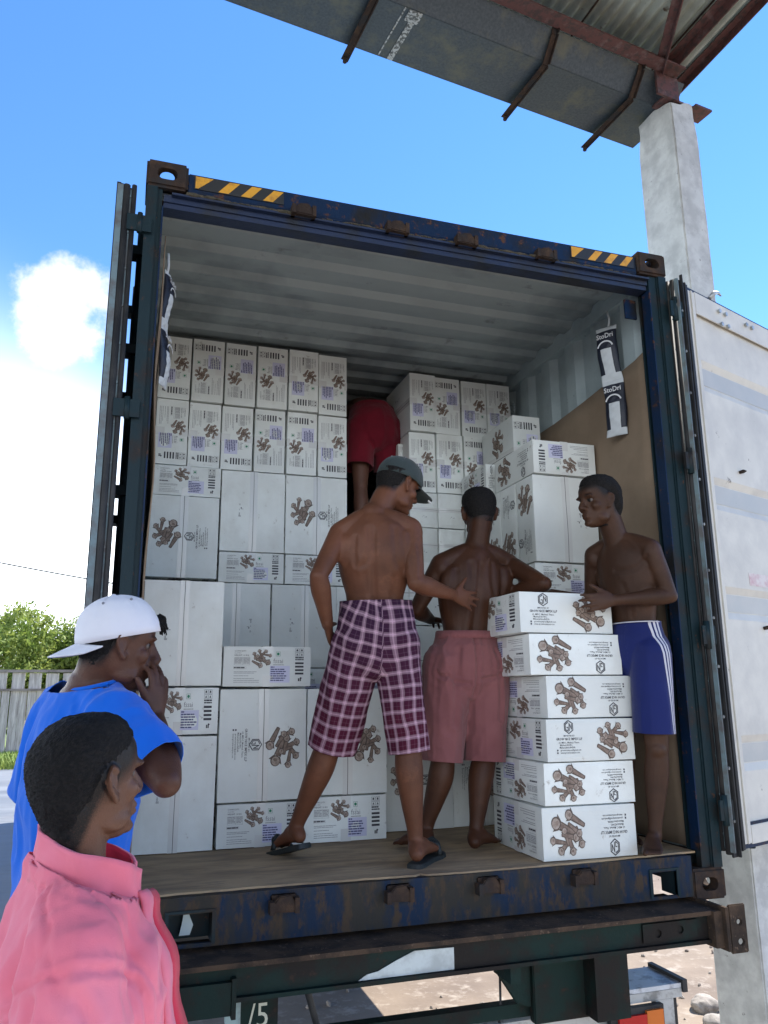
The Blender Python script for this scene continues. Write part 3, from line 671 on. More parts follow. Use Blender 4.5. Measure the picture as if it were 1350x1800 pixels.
bar(bm, G(GA, .49, .175), G(-.22, .49, .175), .012, .085); bar(bm, G(GA, .535, .135), G(-.22, .535, .135), .085, .012); obj('eaves_angle', bm, M['redsteel'], RF, bevel=.002)
SL = math.tan(R(7)); VG = -.02
def Rf(a, c, d=0): return G(a, c, .27+SL*(c-.40)+d)
# corrugated sheet (corrugation ridges run down the slope)
bm = bmesh.new(); n = 0; a = -9.0; rows = []
while a <= VG:
    rows.append([bm.verts.new(Rf(a, c, .012*math.cos(2*math.pi*a/.076))) for c in (-.06, 3, 7.5)]); a += .0095
for p, q in zip(rows, rows[1:]):
    for k in range(2): bm.faces.new((p[k], q[k], q[k+1], p[k+1]))
sh = obj('roof_sheet', bm, M['roofsheet'], RF, smooth=True); sh.modifiers.new('s', 'SOLIDIFY').thickness = .001
bm = bmesh.new()      # laps between sheets
for a in (-8.2, -7.5, -6.8, -6.05, -5.3, -4.55, -3.8, -3.05, -2.3, -1.62, -.95, -.30): bar(bm, Rf(a, -.05, -.016), Rf(a, 7.4, -.016), .012, .004)
obj('sheet_lap', bm, M['rust'], sh)
bm = bmesh.new()      # purlins across, rafters down, braces
for c in (1.7, 3.1, 4.5, 5.9): bar(bm, Rf(-9, c, -.06), Rf(VG, c, -.06), .05, .08)
obj('purlin', bm, M['redsteel'], RF)
def member(name, p0, p1, w_=.06, h_=.06):
    bm = bmesh.new(); bar(bm, p0, p1, .007, h_); d = (Vector(p1)-Vector(p0)).normalized(); s = d.cross(up).normalized()
    bar(bm, Vector(p0)+s*w_/2+up*h_/2, Vector(p1)+s*w_/2+up*h_/2, w_, .007); obj(name, bm, M['redsteel'], RF, bevel=.001)
member('rafter', Rf(-.26, .40, -.10), Rf(-.26, 7.3, -.10), .06, .07)
member('verge_angle', Rf(VG-.02, .05, -.05), Rf(VG-.02, 7.4, -.05), .05, .06)
member('diagonal_brace', G(-.34, .50, .12), Rf(-2.1, 3.4, -.16), .05, .05)
member('rafter', Rf(-3.9, .40, -.1), Rf(-3.9, 7.3, -.1), .09, .09)
member('diagonal_brace', G(-3.95, .5, .12), Rf(-5.6, 3.4, -.16), .05, .05)
bm = bmesh.new(); gbox(bm, -.38, -.20, .47, .485, -.03, .24); obj('gusset_plate', bm, M['redsteel'], RF, bevel=.002)
# support columns
def column(px, py, label, top=4.47):
    C_ = empty('concrete_column', (px, py, GZ), label, 'column')
    wx, wy = .205, .31
    bm = bmesh.new(); N = 60
    me = bpy.data.meshes.new('c'); bx(bm, 0, wx, 0, wy, GZ, top)
    bmesh.ops.subdivide_edges(bm, edges=[e for e in bm.edges if abs(e.verts[0].co.z-e.verts[1].co.z) > 1], cuts=70)
    bmesh.ops.subdivide_edges(bm, edges=[e for e in bm.edges if abs(e.verts[0].co.z-e.verts[1].co.z) < .01], cuts=5, use_grid_fill=True)
    bmesh.ops.bevel(bm, geom=[e for e in bm.edges if e.calc_face_angle(0) > 1], offset=.008, segments=2, affect='EDGES')
    P = np.array([v.co for v in bm.verts]); d = vnoise(P, 9, 1)*.004+vnoise(P, 25, 2)*.002
    d2 = vnoise(P, 13, 3)*.020
    for v, q, r_ in zip(bm.verts, d, d2):
        k = max(0, (v.co.z-(top-.35))/.35); k2 = k*k
        cx = Vector((wx/2, wy/2, v.co.z)); dr = (v.co-cx); v.co = cx+dr*(1+q*3*(1+4*k2)-.10*k2+r_*3*k2)
        if v.co.z > top-.01: v.co.z += r_*1.2
    rot = Matrix.Translation((px, py, 0)) @ Matrix.Rotation(math.atan2(g.y, g.x), 4, 'Z'); bm.transform(rot)
    obj('shaft', bm, M['concrete'], C_, smooth=False)
    bm = bmesh.new(); bx(bm, -.03, wx+.05, .02, .13, top+.005, top+.02); bx(bm, wx-.01, wx+.13, -.02, .10, top-.01, top+.004); bx(bm, .03, .05, .1, .12, top-.02, top+.15); bm.transform(rot)
    obj('cap_plate', bm, M['redsteel'], C_, bevel=.002)
    return C_
column(3.092, .585, 'tall pale weathered concrete column carrying the shed roof beside the container')
# ================================================================ CARTONS
CX, CY, CZ = .455, .395, .18        # nominal size: long, wide, high
MI = {k: i for i, k in enumerate(['white', 'ink', 'ink_grey', 'ink_blue', 'sticker', 'green_ink', 'clove', 'clove_dk', 'clove_lt', 'tape', 'seam'])}
_tm = {}
class Print:
    """flat printing on one face of the carton: u to the right, v up, face centre = 0"""
    def __init__(s, bm, o, u, v): s.bm, s.o, s.u, s.v, s.n = bm, Vector(o), Vector(u), Vector(v), Vector(u).cross(Vector(v))
    def at(s, a, b, h): return s.o+s.u*a+s.v*b+s.n*h
    def poly(s, pts, m, h=.0009):
        f = s.bm.faces.new([s.bm.verts.new(s.at(a, b, h)) for a, b in pts]); f.material_index = MI[m]; f.normal_update()
        if f.normal.dot(s.n) < 0: f.normal_flip()
    def rect(s, a0, a1, b0, b1, m, h=.0009): s.poly([(a0, b0), (a1, b0), (a1, b1), (a0, b1)], m, h)
    def frame(s, a0, a1, b0, b1, w, m='ink'):
        s.rect(a0, a1, b0, b0+w, m); s.rect(a0, a1, b1-w, b1, m); s.rect(a0, a0+w, b0+w, b1-w, m); s.rect(a1-w, a1, b0+w, b1-w, m)
    def text(s, t, a, b, size, m='ink', rot=0, sx=1, bold=0, align='CENTER'):
        k = (t, bold, align)
        if k not in _tm:
            me = textmesh(t, 1, align, 1, bold); me.calc_loop_triangles(); _tm[k] = (getco(me), [tuple(p.vertices) for p in me.polygons]); bpy.data.meshes.remove(me)
        co, fs = _tm[k]; c, q = math.cos(rot), math.sin(rot)
        vs = [s.bm.verts.new(s.at(a+(x*sx*c-y*q)*size, b+(x*sx*q+y*c)*size, .0009)) for x, y, _ in co]
        for f in fs:
            try: g_ = s.bm.faces.new([vs[i] for i in f]); g_.material_index = MI[m]
            except ValueError: pass
    def words(s, a0, a1, b, h, m, rnd, gap=.004):
        x = a0
        while x < a1-.004:
            l = min(a1-x, rnd.uniform(.008, .022)); s.rect(x, x+l, b-h/2, b+h/2, m); x += l+gap
    def clove(s, a, b, L, ang, h):
        """one dried clove: stem, four calyx points, round bud"""
        c, q = math.cos(ang), math.sin(ang)
        def P(x, y): return (a+(x*c-y*q)*L, b+(x*q+y*c)*L)
        s.poly([P(-.5, -.09), P(.12, -.13), P(.12, .13), P(-.5, .075), P(-.53, 0)], 'clove_dk', h)
        s.poly([P(-.48, -.05), P(.12, -.095), P(.12, .07), P(-.48, .04)], 'clove', h+.0001)
        for y in (-1, 1): s.poly([P(.08, .08*y), P(.30, .13*y), P(.34, .26*y), P(.18, .16*y)], 'clove_dk', h)
        n = 14
        s.poly([P(.30+.185*math.cos(2*math.pi*k/n), .185*math.sin(2*math.pi*k/n)) for k in range(n)], 'clove_dk', h+.0002)
        s.poly([P(.305+.15*math.cos(2*math.pi*k/n), .012+.15*math.sin(2*math.pi*k/n)) for k in range(n)], 'clove_lt', h+.0003)
        s.poly([P(.27+.06*math.cos(2*math.pi*k/8), -.02+.075*math.sin(2*math.pi*k/8)) for k in range(8)], 'clove', h+.0004)
    def bunch(s, a, b, size, ang=0, flip=1):
        for i, (hx, hy, tx, ty) in enumerate([(-.03, -.37, -.46, -.13), (-.36, .24, -.22, -.12), (.35, -.21, -.20, .03), (-.10, .38, .02, .02), (.24, .36, -.06, .12), (.46, .14, .10, .20), (-.20, .10, .20, .02), (.12, -.05, .02, .26), (-.30, .02, .0, -.20)]):
            c, q = math.cos(ang), math.sin(ang); hx *= flip; tx *= flip; dx, dy = hx-tx, hy-ty; L = math.hypot(dx, dy)/.8; x, y = tx+dx*.625, ty+dy*.625
            s.clove(a+(x*c-y*q)*size, b+(x*q+y*c)*size, L*size, ang+math.atan2(dy, dx), .0009+i*.00006)
    def logo(s, a, b, r, rot=0):
        c, q = math.cos(rot), math.sin(rot)
        def P(x, y): return (a+(x*c-y*q)*r, b+(x*q+y*c)*r)
        hx = [(math.sin(math.pi/3*k)*1.0, math.cos(math.pi/3*k)*1.12) for k in range(6)]
        for k in range(6):
            p0, p1 = hx[k], hx[(k+1) % 6]; s.poly([P(*p0), P(*p1), P(p1[0]*.84, p1[1]*.84), P(p0[0]*.84, p0[1]*.84)], 'ink')
        def st(pts, w=.13):
            for (x0, y0), (x1, y1) in zip(pts, pts[1:]):
                d = Vector((x1-x0, y1-y0)); l = d.length; d /= l; nn = Vector((-d.y, d.x))*w/2; e = d*w*.4
                s.poly([P(x0-e.x+nn.x, y0-e.y+nn.y), P(x0-e.x-nn.x, y0-e.y-nn.y), P(x1+e.x-nn.x, y1+e.y-nn.y), P(x1+e.x+nn.x, y1+e.y+nn.y)], 'ink')
        st([(-.08, .72), (-.60, .42), (-.60, -.40), (-.10, -.70), (-.10, -.06), (-.34, -.06)])
        st([(.12, -.62), (.12, .60), (.56, -.36), (.56, .44)])
    def address(s, a, b, k, rot=0):
        """importer block under the logo, k = scale"""
        c, q = math.cos(rot), math.sin(rot)
        def P(x, y): return (a+(x*c-y*q)*k, b+(x*q+y*c)*k)
        for t, x, y, z, bo in (('IMPORTED BY:', 0, .021, .0095, .012), ('GROW NICE IMPEX LLP', 0, .007, .0150, .016), ('63, MIDC, Murbad, Thane,', -.002, -.008, .0105, .010),
                               ('Murbad-421401,', -.017, -.0185, .0105, .010), ('Maharashtra-INDIA.', -.011, -.029, .0105, .010),
                               ('growniceimpex@gmail.com', .006, -.040, .0100, .008), ('www.growniceimpex.com', .002, -.051, .0100, .008)):
            s.text(t, *P(x, y), z*k, 'ink', rot, sx=.86 if z > .014 else .95, bold=bo)
        for y in (-.040, -.051):
            x = -.066; s.poly([P(x, y-.0035), P(x+.007, y-.0035), P(x+.007, y+.0035), P(x, y+.0035)], 'ink')

def side_print(P, rnd, w, h):      # logo and address left, clove bunch right
    P.logo(-.115, .056, .0265); P.address(-.115, -.002, .98)
    P.bunch(.105, -.002, .165)
def end_print(P, rnd, w, h):       # product panel
    P.text('COMMODITY:', -.150, .068, .0085, 'ink', align='LEFT'); P.text('CLOVES', -.150, .059, .0085, 'ink_grey', align='LEFT')
    P.text('WEIGHT: 10 KG', -.150, .049, .0090, 'ink', bold=.01, align='LEFT')
    P.frame(-.150, -.080, .006, .040, .0008, 'ink_grey'); P.rect(-.112, -.1112, .006, .040, 'ink_grey')
    for k in range(5): P.rect(-.150, -.080, .0115+k*.0058, .0120+k*.0058, 'ink_grey'); P.words(-.148, -.114, .0148+k*.0055, .0022, 'ink_grey', rnd, .002); P.words(-.109, -.082, .0148+k*.0055, .0022, 'ink_grey', rnd, .002)
    P.words(-.150, -.100, -.006, .0055, 'ink', rnd, .0015); P.frame(-.152, -.096, -.0115, -.001, .0007, 'ink_grey')
    for y, e in ((-.024, -.045), (-.030, -.060), (-.042, -.080), (-.054, -.060), (-.062, -.038), (-.070, -.038)): P.words(-.150, e, y, .0020, 'ink_grey', rnd, .0014)
    P.bunch(-.030, .036, .088)
    P.frame(.036, .056, .046, .066, .0011, 'green_ink'); P.poly([(.046+.0062*math.cos(t*math.pi/6), .056+.0062*math.sin(t*math.pi/6)) for t in range(12)], 'green_ink')
    P.text('fssai', .047, .024, .0300, 'ink_grey', sx=.9); P.words(.024, .072, .0075, .0026, 'ink_grey', rnd, .001)
    P.rect(.010, .100, -.072, .003, 'sticker', .0005)
    for k, e in enumerate((.030, .078, .082, .074, .090, .080, .072)): P.words(.013, e, -.003-k*.0098, .0052, 'ink_blue', rnd, .0018)
    for i in (0, 1):
        for j in (0, 1):
            a, b = .124+i*.021, .046+j*.019; P.frame(a, a+.0185, b, b+.0165, .0009); P.poly([(a+.005, b+.004), (a+.0135, b+.004), (a+.0125 if j else a+.010, b+.0125), (a+.006 if j else a+.0085, b+.0125)], 'ink')
    P.words(.124, .163, .040, .006, 'ink', rnd, .001); P.words(.124, .163, .031, .005, 'ink', rnd, .001)
    for k in range(4): P.rect(.124, .163, -.036+k*.0155, -.0275+k*.0155, 'ink')
    P.poly([(.146, -.066), (.152, -.066), (.152, -.056), (.157, -.052), (.150, -.047), (.146, -.052)], 'ink'); P.rect(.138, .144, -.066, -.053, 'ink')
def top_print(P, rnd, w, h):       # clove bunch on one flap, logo and address running up the other (u across, v along)
    P.bunch(-.090, .010, .165, R(90)); P.logo(.035, .0, .0265, R(90)); P.address(.085, 0, .98, R(90))
def bottom_print(P, rnd, w, h):
    for y, s_ in ((.035, .009), (.006, .006), (-.018, .008), (-.030, .012)): P.text({.035: 's2', .006: '10', -.018: '553', -.030: '||'}[y], -.085, y, s_*1.3, 'ink', R(90), bold=.02)
    P.poly([(-.075+.004*math.cos(t), .016+.004*math.sin(t)) for t in range(6)], 'ink'); P.words(-.078, -.062, .010, .002, 'ink', rnd, .002)

def carton_mesh(seed):
    rnd = random.Random(seed); bm = bmesh.new(); hx, hy, hz = CX/2, CY/2, CZ/2
    bx(bm, -hx, hx, -hy, hy, -hz, hz)
    bmesh.ops.subdivide_edges(bm, edges=bm.edges[:], cuts=9, use_grid_fill=True)
    for v in bm.verts:       # softened edges
        a = [abs(v.co.x) > hx-1e-5, abs(v.co.y) > hy-1e-5, abs(v.co.z) > hz-1e-5]
        if sum(a) >= 2:
            for i in range(3):
                if a[i]: v.co[i] *= 1-.0016/(hx, hy, hz)[i]
    faces = {'+x': ((hx, 0, 0), (0, 1, 0), (0, 0, 1), end_print), '-x': ((-hx, 0, 0), (0, -1, 0), (0, 0, 1), end_print),
             '-y': ((0, -hy, 0), (1, 0, 0), (0, 0, 1), side_print), '+y': ((0, hy, 0), (-1, 0, 0), (0, 0, 1), side_print),
             '+z': ((0, 0, hz), (0, -1, 0), (1, 0, 0), top_print), '-z': ((0, 0, -hz), (0, 1, 0), (1, 0, 0), bottom_print)}
    for k, (o, u, v, fn) in faces.items():
        P = Print(bm, o, u, v); fn(P, rnd, 0, 0)
        if k[1] == 'z':      # flap seam and tape
            N = 16
            for q in range(N):
                a, b = -hx+2*hx*q/N, -hx+2*hx*(q+1)/N; wv = lambda t: .0006*math.sin(t*23+seed)
                P.poly([(-.0016+wv(a), a), (.0014+wv(a), a), (.0014+wv(b), b), (-.0016+wv(b), b)], 'seam', .0011); P.rect(-.024, -.012, a, b, 'tape', .0008); P.rect(-.012, .0, a, b, 'tape', .0008); P.rect(.0, .012, a, b, 'tape', .0008); P.rect(.012, .024, a, b, 'tape', .0008)
        elif k[1] == 'x': P.rect(-.024, .0, .04, hz, 'tape', .0004); P.rect(.0, .024, .04, hz, 'tape', .0004); P.rect(-.024, .0, -hz, -.04, 'tape', .0004); P.rect(.0, .024, -hz, -.04, 'tape', .0004)
    P = np.array([v.co for v in bm.verts])      # slack, dented board
    q = P/np.array([hx, hy, hz]); bul = (1-np.clip(np.abs(q), 0, 1)**2)
    D = np.zeros_like(P); nrm = np.abs(q) > .985
    for i in range(3):
        o1, o2 = (i+1) % 3, (i+2) % 3
        D[:, i] = np.sign(q[:, i])*nrm[:, i]*(bul[:, o1]*bul[:, o2]*.0025*(1 if i < 2 else 1.6)+vnoise(P, 9, seed)*.0012*np.minimum(1, 3*np.minimum(1-np.abs(q[:, o1]).clip(0, 1), 1-np.abs(q[:, o2]).clip(0, 1))))
    crush = vnoise(P, 6, seed+9)*.0016
    for v, d, c in zip(bm.verts, D, crush): v.co += Vector(d)+Vector((c, -c, c))*.6
    me = bpy.data.meshes.new('carton'); bm.to_mesh(me); bm.free()
    for k in MI: me.materials.append(M[k])
    return me
CM = [carton_mesh(s) for s in (1, 2, 3, 4, 5)]
_cn = [0]
rndc = random.Random(77)
FACE = {'end': (Vector((0, 1, 0)), Vector((0, 0, 1)), Vector((1, 0, 0))), 'side': (Vector((1, 0, 0)), Vector((0, 0, 1)), Vector((0, -1, 0))),
        'top': (Vector((0, -1, 0)), Vector((1, 0, 0)), Vector((0, 0, 1))), 'bottom': (Vector((0, 1, 0)), Vector((1, 0, 0)), Vector((0, 0, -1)))}
def carton(face, roll, x0, x1, z0, z1, yf, depth, label, group, rot=0, jit=1):
    """face turned to the door, roll in degrees (0/90/180/270), extents in the container"""
    r, u, n = FACE[face]; W1, U1, N1 = Vector((1, 0, 0)), Vector((0, 0, 1)), Vector((0, -1, 0))
    a = R(roll); rw = W1*math.cos(a)+U1*math.sin(a); uw = -W1*math.sin(a)+U1*math.cos(a)
    A = Matrix((rw, uw, N1)).transposed(); B = Matrix((r, u, n)); rotm = A @ B
    ext = Vector((x1-x0, depth, z1-z0)); nom = (CX, CY, CZ); sc = []
    for i in range(3):
        ax = rotm @ Vector([1 if j == i else 0 for j in range(3)]); sc.append(sum(abs(ax[j])*ext[j] for j in range(3))/nom[i]*.996)
    o = bpy.data.objects.new('carton', CM[_cn[0] % len(CM)]); _cn[0] += 1; COL.objects.link(o)
    j = jit; rz = R(rot+rndc.gauss(0, .35)*j)
    o.matrix_world = Matrix.Translation(((x0+x1)/2+rndc.gauss(0, .0015)*j, yf+depth/2+rndc.gauss(0, .005)*j, (z0+z1)/2)) @ Matrix.Rotation(rz, 4, 'Z') @ Matrix.Rotation(R(rndc.gauss(0, .12))*j, 4, 'Y') @ rotm.to_4x4() @ Matrix.Diagonal((*sc, 1))
    tag(o, label, 'carton', group); return o
ORD = ['first', 'second', 'third', 'fourth', 'fifth', 'sixth', 'seventh', 'eighth']
Y1, Y2 = .745, 1.45
# --- left stack, back tier, two rows of upright cartons under the roof
gr = 'upright cartons in the top rows'
xs = [.110, .294, .480, .666, .852, 1.038, 1.222]
for row, (z0, z1, ups, nm) in enumerate(((2.443, 2.828, (0, 1, 1, 1, 0, 0), 'top row'), (2.056, 2.441, (0, 0, 0, 1, 1, 0), 'second row'))):
    for k in range(6):
        e = 'barcode bars up' if ups[k] else 'barcode bars down'
        carton('end', 90 if ups[k] else 270, xs[k]+.003, xs[k+1]-.004, z0+(.0 if row else -.0), z1-rndc.uniform(0, .006), Y2+rndc.uniform(-.012, .012), CX, 'upright carton %s from left, %s of the left stack, %s' % (ORD[k], nm, e), gr)
gl, gb, gh = 'cartons lying flat with the product panel showing', 'cartons on edge with a large panel showing', 'cartons hidden behind the front layers'
L_ = 'of the left stack'
carton('end', 0, .108, .486, 1.880, 2.052, Y2-.02, CX, 'lying carton under the second row at the far left, clove product panel showing', gl)
carton('top', 0, .102, .482, 1.425, 1.877, Y2-.03, CZ, 'large carton panel with cloves and sideways hexagon logo beside the left post', gb)
carton('bottom', 0, .492, .853, 1.588, 2.052, Y2, CZ, 'large blank carton panel with small black marks, between two clove panels', gb)
carton('top', 0, .856, 1.222, 1.588, 2.052, Y2, CZ, 'large carton panel with cloves touching the left elbow side of the plaid-shorts man', gb)
carton('end', 0, .492, .855, 1.415, 1.585, Y2, CX, 'lying carton with product panel below the blank panel, mid height', gl)
carton('end', 0, .858, 1.222, 1.415, 1.585, Y2, CX, 'lying carton partly hidden behind the plaid-shorts man\'s left arm', gl)
for k, (a, b) in enumerate(((.11, .40), (.405, .785), (.788, 1.16), (1.163, 1.53))):
    carton('bottom', 180 if k == 1 else 0, a, b, .955, 1.412, Y2, CZ, 'large pale panel in the recess above the lower tier, %s from left' % ORD[k], gb)
    carton('end', 0, a, b, .78, .952, Y2, CX, 'lying carton deep in the recess, %s from left' % ORD[k], gl)
# --- middle, under the man in red shorts, and right back tier
for k, (a, b) in enumerate(((1.226, 1.60), (1.604, 1.985), (1.99, 2.36))):
    carton('bottom', 90, a, b, 1.20, 1.575, Y2+.0, CZ, 'large plain panel behind the two shirtless men, %s from left' % ORD[k], gb)
    carton('bottom', 90, a, b, .80, 1.197, Y2+.0, CZ, 'plain panel low behind the two shirtless men, %s from left' % ORD[k], gb)
    carton('end', 0, a, b, 1.20, 1.58, Y2+CZ+.01, CX, 'hidden carton under the man in red shorts, %s from left' % ORD[k], gh)
xr = [1.630, 1.812, 1.996, 2.180, 2.355]
for k in range(4):
    up_ = (0, 1, 0, 0)[k]
    carton('end', 90 if up_ else 270, xr[k]+.003, xr[k+1]-.003, 2.412, 2.795, 1.50+rndc.uniform(-.01, .01), CX, 'upright carton %s from left, top row of the right stack' % ORD[k], gr)
    up_ = (0, 0, 1, 1)[k]
    carton('end', 90 if up_ else 270, xr[k]+.003, xr[k+1]-.003, 2.022, 2.409, 1.50+rndc.uniform(-.01, .01), CX, 'upright carton %s from left, second row of the right stack' % ORD[k], gr)
for k, (a, b) in enumerate(((1.630, 1.812), (1.815, 1.99), (1.995, 2.36))):
    carton('bottom', 90, a, b, 1.80, 2.019, 1.50, CX, 'plain carton below the right stack, upper, %s from left' % ORD[k], gb)
    carton('bottom', 90, a, b, 1.58, 1.797, 1.50, CX, 'plain carton below the right stack, lower, %s from left' % ORD[k], gb)
carton('end', 270, 1.60, 1.66, 2.20, 2.36, 1.62, .3, 'sliver of a white carton beside the man in red shorts', gl)
# --- lower tier, near
carton('bottom', 0, .105, .441, .168, .640, Y1-.01, CZ, 'large blank panel on the floor at the left with small black marks', gb)
carton('end', 0, .100, .443, .645, .845, Y1-.01, CX, 'lying carton beside the raised forearm of the blue-shirted man', gl)
carton('bottom', 0, .095, .445, .851, 1.315, Y1-.01, CZ, 'large blank panel above the raised hand of the blue-shirted man', gb)
carton('end', 0, .452, .828, .168, .350, Y1, CX, 'lying carton on the floor behind the left sandal of the plaid-shorts man', gl)
carton('end', 0, .834, 1.222, .168, .362, Y1+.01, CX, 'lying carton on the floor between the legs of the plaid-shorts man', gl)
carton('top', 180, .449, .842, .356, .838, Y1, CZ, 'large carton panel with upside-down logo and clove bunch, left of the plaid shorts', gb)
carton('top', 180, .846, 1.228, .366, .838, Y1, CZ, 'large carton panel with cloves seen between the plaid-shorts man\'s legs', gb)
carton('end', 0, .452, .852, .846, 1.026, Y1-.02, CX, 'lying carton alone on top of the lower tier, left of the plaid shorts', gl)
carton('top', 0, 1.262, 1.62, .168, .632, .90, CZ, 'carton panel on the floor behind the calves of the plaid-shorts man', gb)
carton('top', 180, 1.625, 1.96, .168, .632, .92, CZ, 'carton panel with logo between the calves of the man in pink shorts', gb)
carton('end', 0, 1.262, 1.62, .636, .812, .92, CX, 'lying carton behind the thighs of the two shirtless men', gl)
carton('end', 0, 1.625, 1.96, .636, .812, .92, CX, 'lying carton behind the pink shorts', gl)
# --- right column, stepping forward
gR = 'cartons in the right column'
XA, XB = 1.975, 2.352
for k in range(3):
    carton('bottom' if k == 0 else 'top', 180 if k == 0 else 0, XA, XB, 1.457, 1.912, .60+k*.186, CZ, 'large carton standing on edge against the cardboard wall, %s layer from the door' % ORD[k], gR)
carton('end', 180, XA+.01, XB+.004, 1.917, 2.100, .59, CX, 'upside-down carton lying on the large right panel, clove panel facing out', gR)
carton('end', 90, 2.105, 2.285, 1.95, 2.40, 1.02, .42, 'upright carton behind the upside-down one, against the cardboard wall', gR)
carton('side', 0, 1.96, 2.10, 1.93, 2.11, 1.10, .36, 'carton end glimpsed between the right stack and the right column', gR)
carton('end', 0, XA, XB, 1.278, 1.453, .61, CX, 'lying carton with product panel behind the chest of the man in blue shorts', gR)
for q in range(6): carton('end', 0, XA, XB, .168+q*.185, .350+q*.185, .62, CX, 'carton in the hidden foot of the right column, %s up from the floor' % ORD[q], gR)
# --- the free stack of six at the door
gS = 'six cartons stacked at the door edge'
st = [(1.640, 2.062, .168, .368, 180, .045), (1.650, 2.072, .370, .535, 180, .050), (1.672, 2.085, .537, .706, 0, .045),
      (1.682, 2.100, .708, .880, 180, .050), (1.622, 2.060, .882, 1.052, 180, .050), (1.580, 2.030, 1.054, 1.226, 0, .055)]
for k, (a, b, z0, z1, ro, y) in enumerate(st):
    lab = ['bottom carton of the stack at the door, printing upside down', 'second carton from the floor in the door stack, soiled top edge', 'third carton from the floor in the door stack, logo upright at left',
           'fourth carton from the floor in the door stack, pushed furthest right', 'fifth carton from the floor in the door stack, printing upside down', 'top carton of the door stack under the hand of the man in blue shorts'][k]
    carton('side', ro, a, b, z0, z1, y, .47, lab, gS, rot=(-1.5, 0, -.5, 1, -1, 1)[k])
# --- desiccant bags
def bag(xc, yc, z0, z1, wd, facing, label, seed):
    """hanging strip of two desiccant pouches; facing = outward normal"""
    n = Vector(facing).normalized(); u = Vector((0, 0, 1)).cross(n); D = empty('desiccant_strip', (xc, yc, z0), label, 'desiccant bag', 'desiccant bags hanging inside the container')
    H = z1-z0; nu, nv = 24, 150
    white = mat('bag_white', (.50, .54, .56), .6, vary=.03, bump=.3, bs=30); navy = mat('bag_navy', (.008, .012, .026), .5, vary=.05)
    bm = bmesh.new(); grid = []
    for j in range(nv+1):
        v = j/nv; ph = (v*2) % 1.0; th = .028*math.sin(math.pi*ph)**.6*(.75+.25*math.sin(v*9)); off = .012*math.sin(v*5+seed)
        row = []
        for i in range(nu+1):
            t = i/nu*2-1; wv = .0016*math.sin(v*60+t*4)+.0012*math.sin(v*97-t*7); row.append(bm.verts.new(Vector((xc, yc, z0+H*v))+u*(t*wd/2*(1-.03*math.sin(v*23))+off)+n*(th*(1-t*t)**.5+wv*(1-abs(t))+.004)))
        grid.append(row)
    for j in range(nv):
        for i in range(nu):
            f = bm.faces.new((grid[j][i], grid[j][i+1], grid[j+1][i+1], grid[j+1][i])); v = (j+.5)/nv; t = (i+.5)/nu*2-1; ph = (v*2) % 1
            blk = .12 < ph < .92 and not (abs(t) < .52 and ph < .58)
            jar = False
            f.material_index = 1 if blk or (jar and ph > .06) else 0
    P_ = obj('pouch', bm, [white, navy], D, smooth=True); P_.modifiers.new('s', 'SOLIDIFY').thickness = .002
    m_let = mat('bag_lettering', (.60, .62, .64), .6, vary=0)
    for v in (.405, .905):
        bm = bmesh.new(); me = textmesh('StoDri', wd*.33, res=2, bold=.0006, sx=.92); m4 = Matrix((u, Vector((0, 0, 1)), n)).transposed().to_4x4(); m4.translation = Vector((xc, yc, z0+H*v))+n*.0265+u*(.012*math.sin(v*5+seed)); me.transform(m4); bm.from_mesh(me); obj('lettering', bm, m_let, P_)
    for v0 in (.0, .5):       # curved white bands of the printed jar
        bm = bmesh.new()
        for k in range(1, 11):
            a0, a1 = math.pi*k/12, math.pi*(k+1)/12; p = []
            for a, rr in ((a0, .33), (a1, .33), (a1, .40), (a0, .40)): p.append(bm.verts.new(Vector((xc, yc, z0+H*(v0+.285)+math.sin(a)*rr*wd*1.0))+u*(math.cos(a)*rr*wd+.012*math.sin((v0+.25)*5+seed))+n*.0325))
            bm.faces.new(p)
        obj('printed_arch', bm, m_let, P_)
    bm = bmesh.new(); tube(bm, [(xc, yc, z1-.01), Vector((xc, yc, z1+.04))+u*.01, (xc, yc, z1+.09)], .006, 6); obj('hanger', bm, white, D)
bag(2.330, .35, 2.07, 2.67, .112, (-.85, -.53, 0), 'white and navy desiccant strip hanging on the right wall over the cardboard', .4)
bag(.104, .20, 2.02, 2.52, .085, (.93, -.37, 0), 'twisted white and navy desiccant strip hanging beside the left post', 2.2)
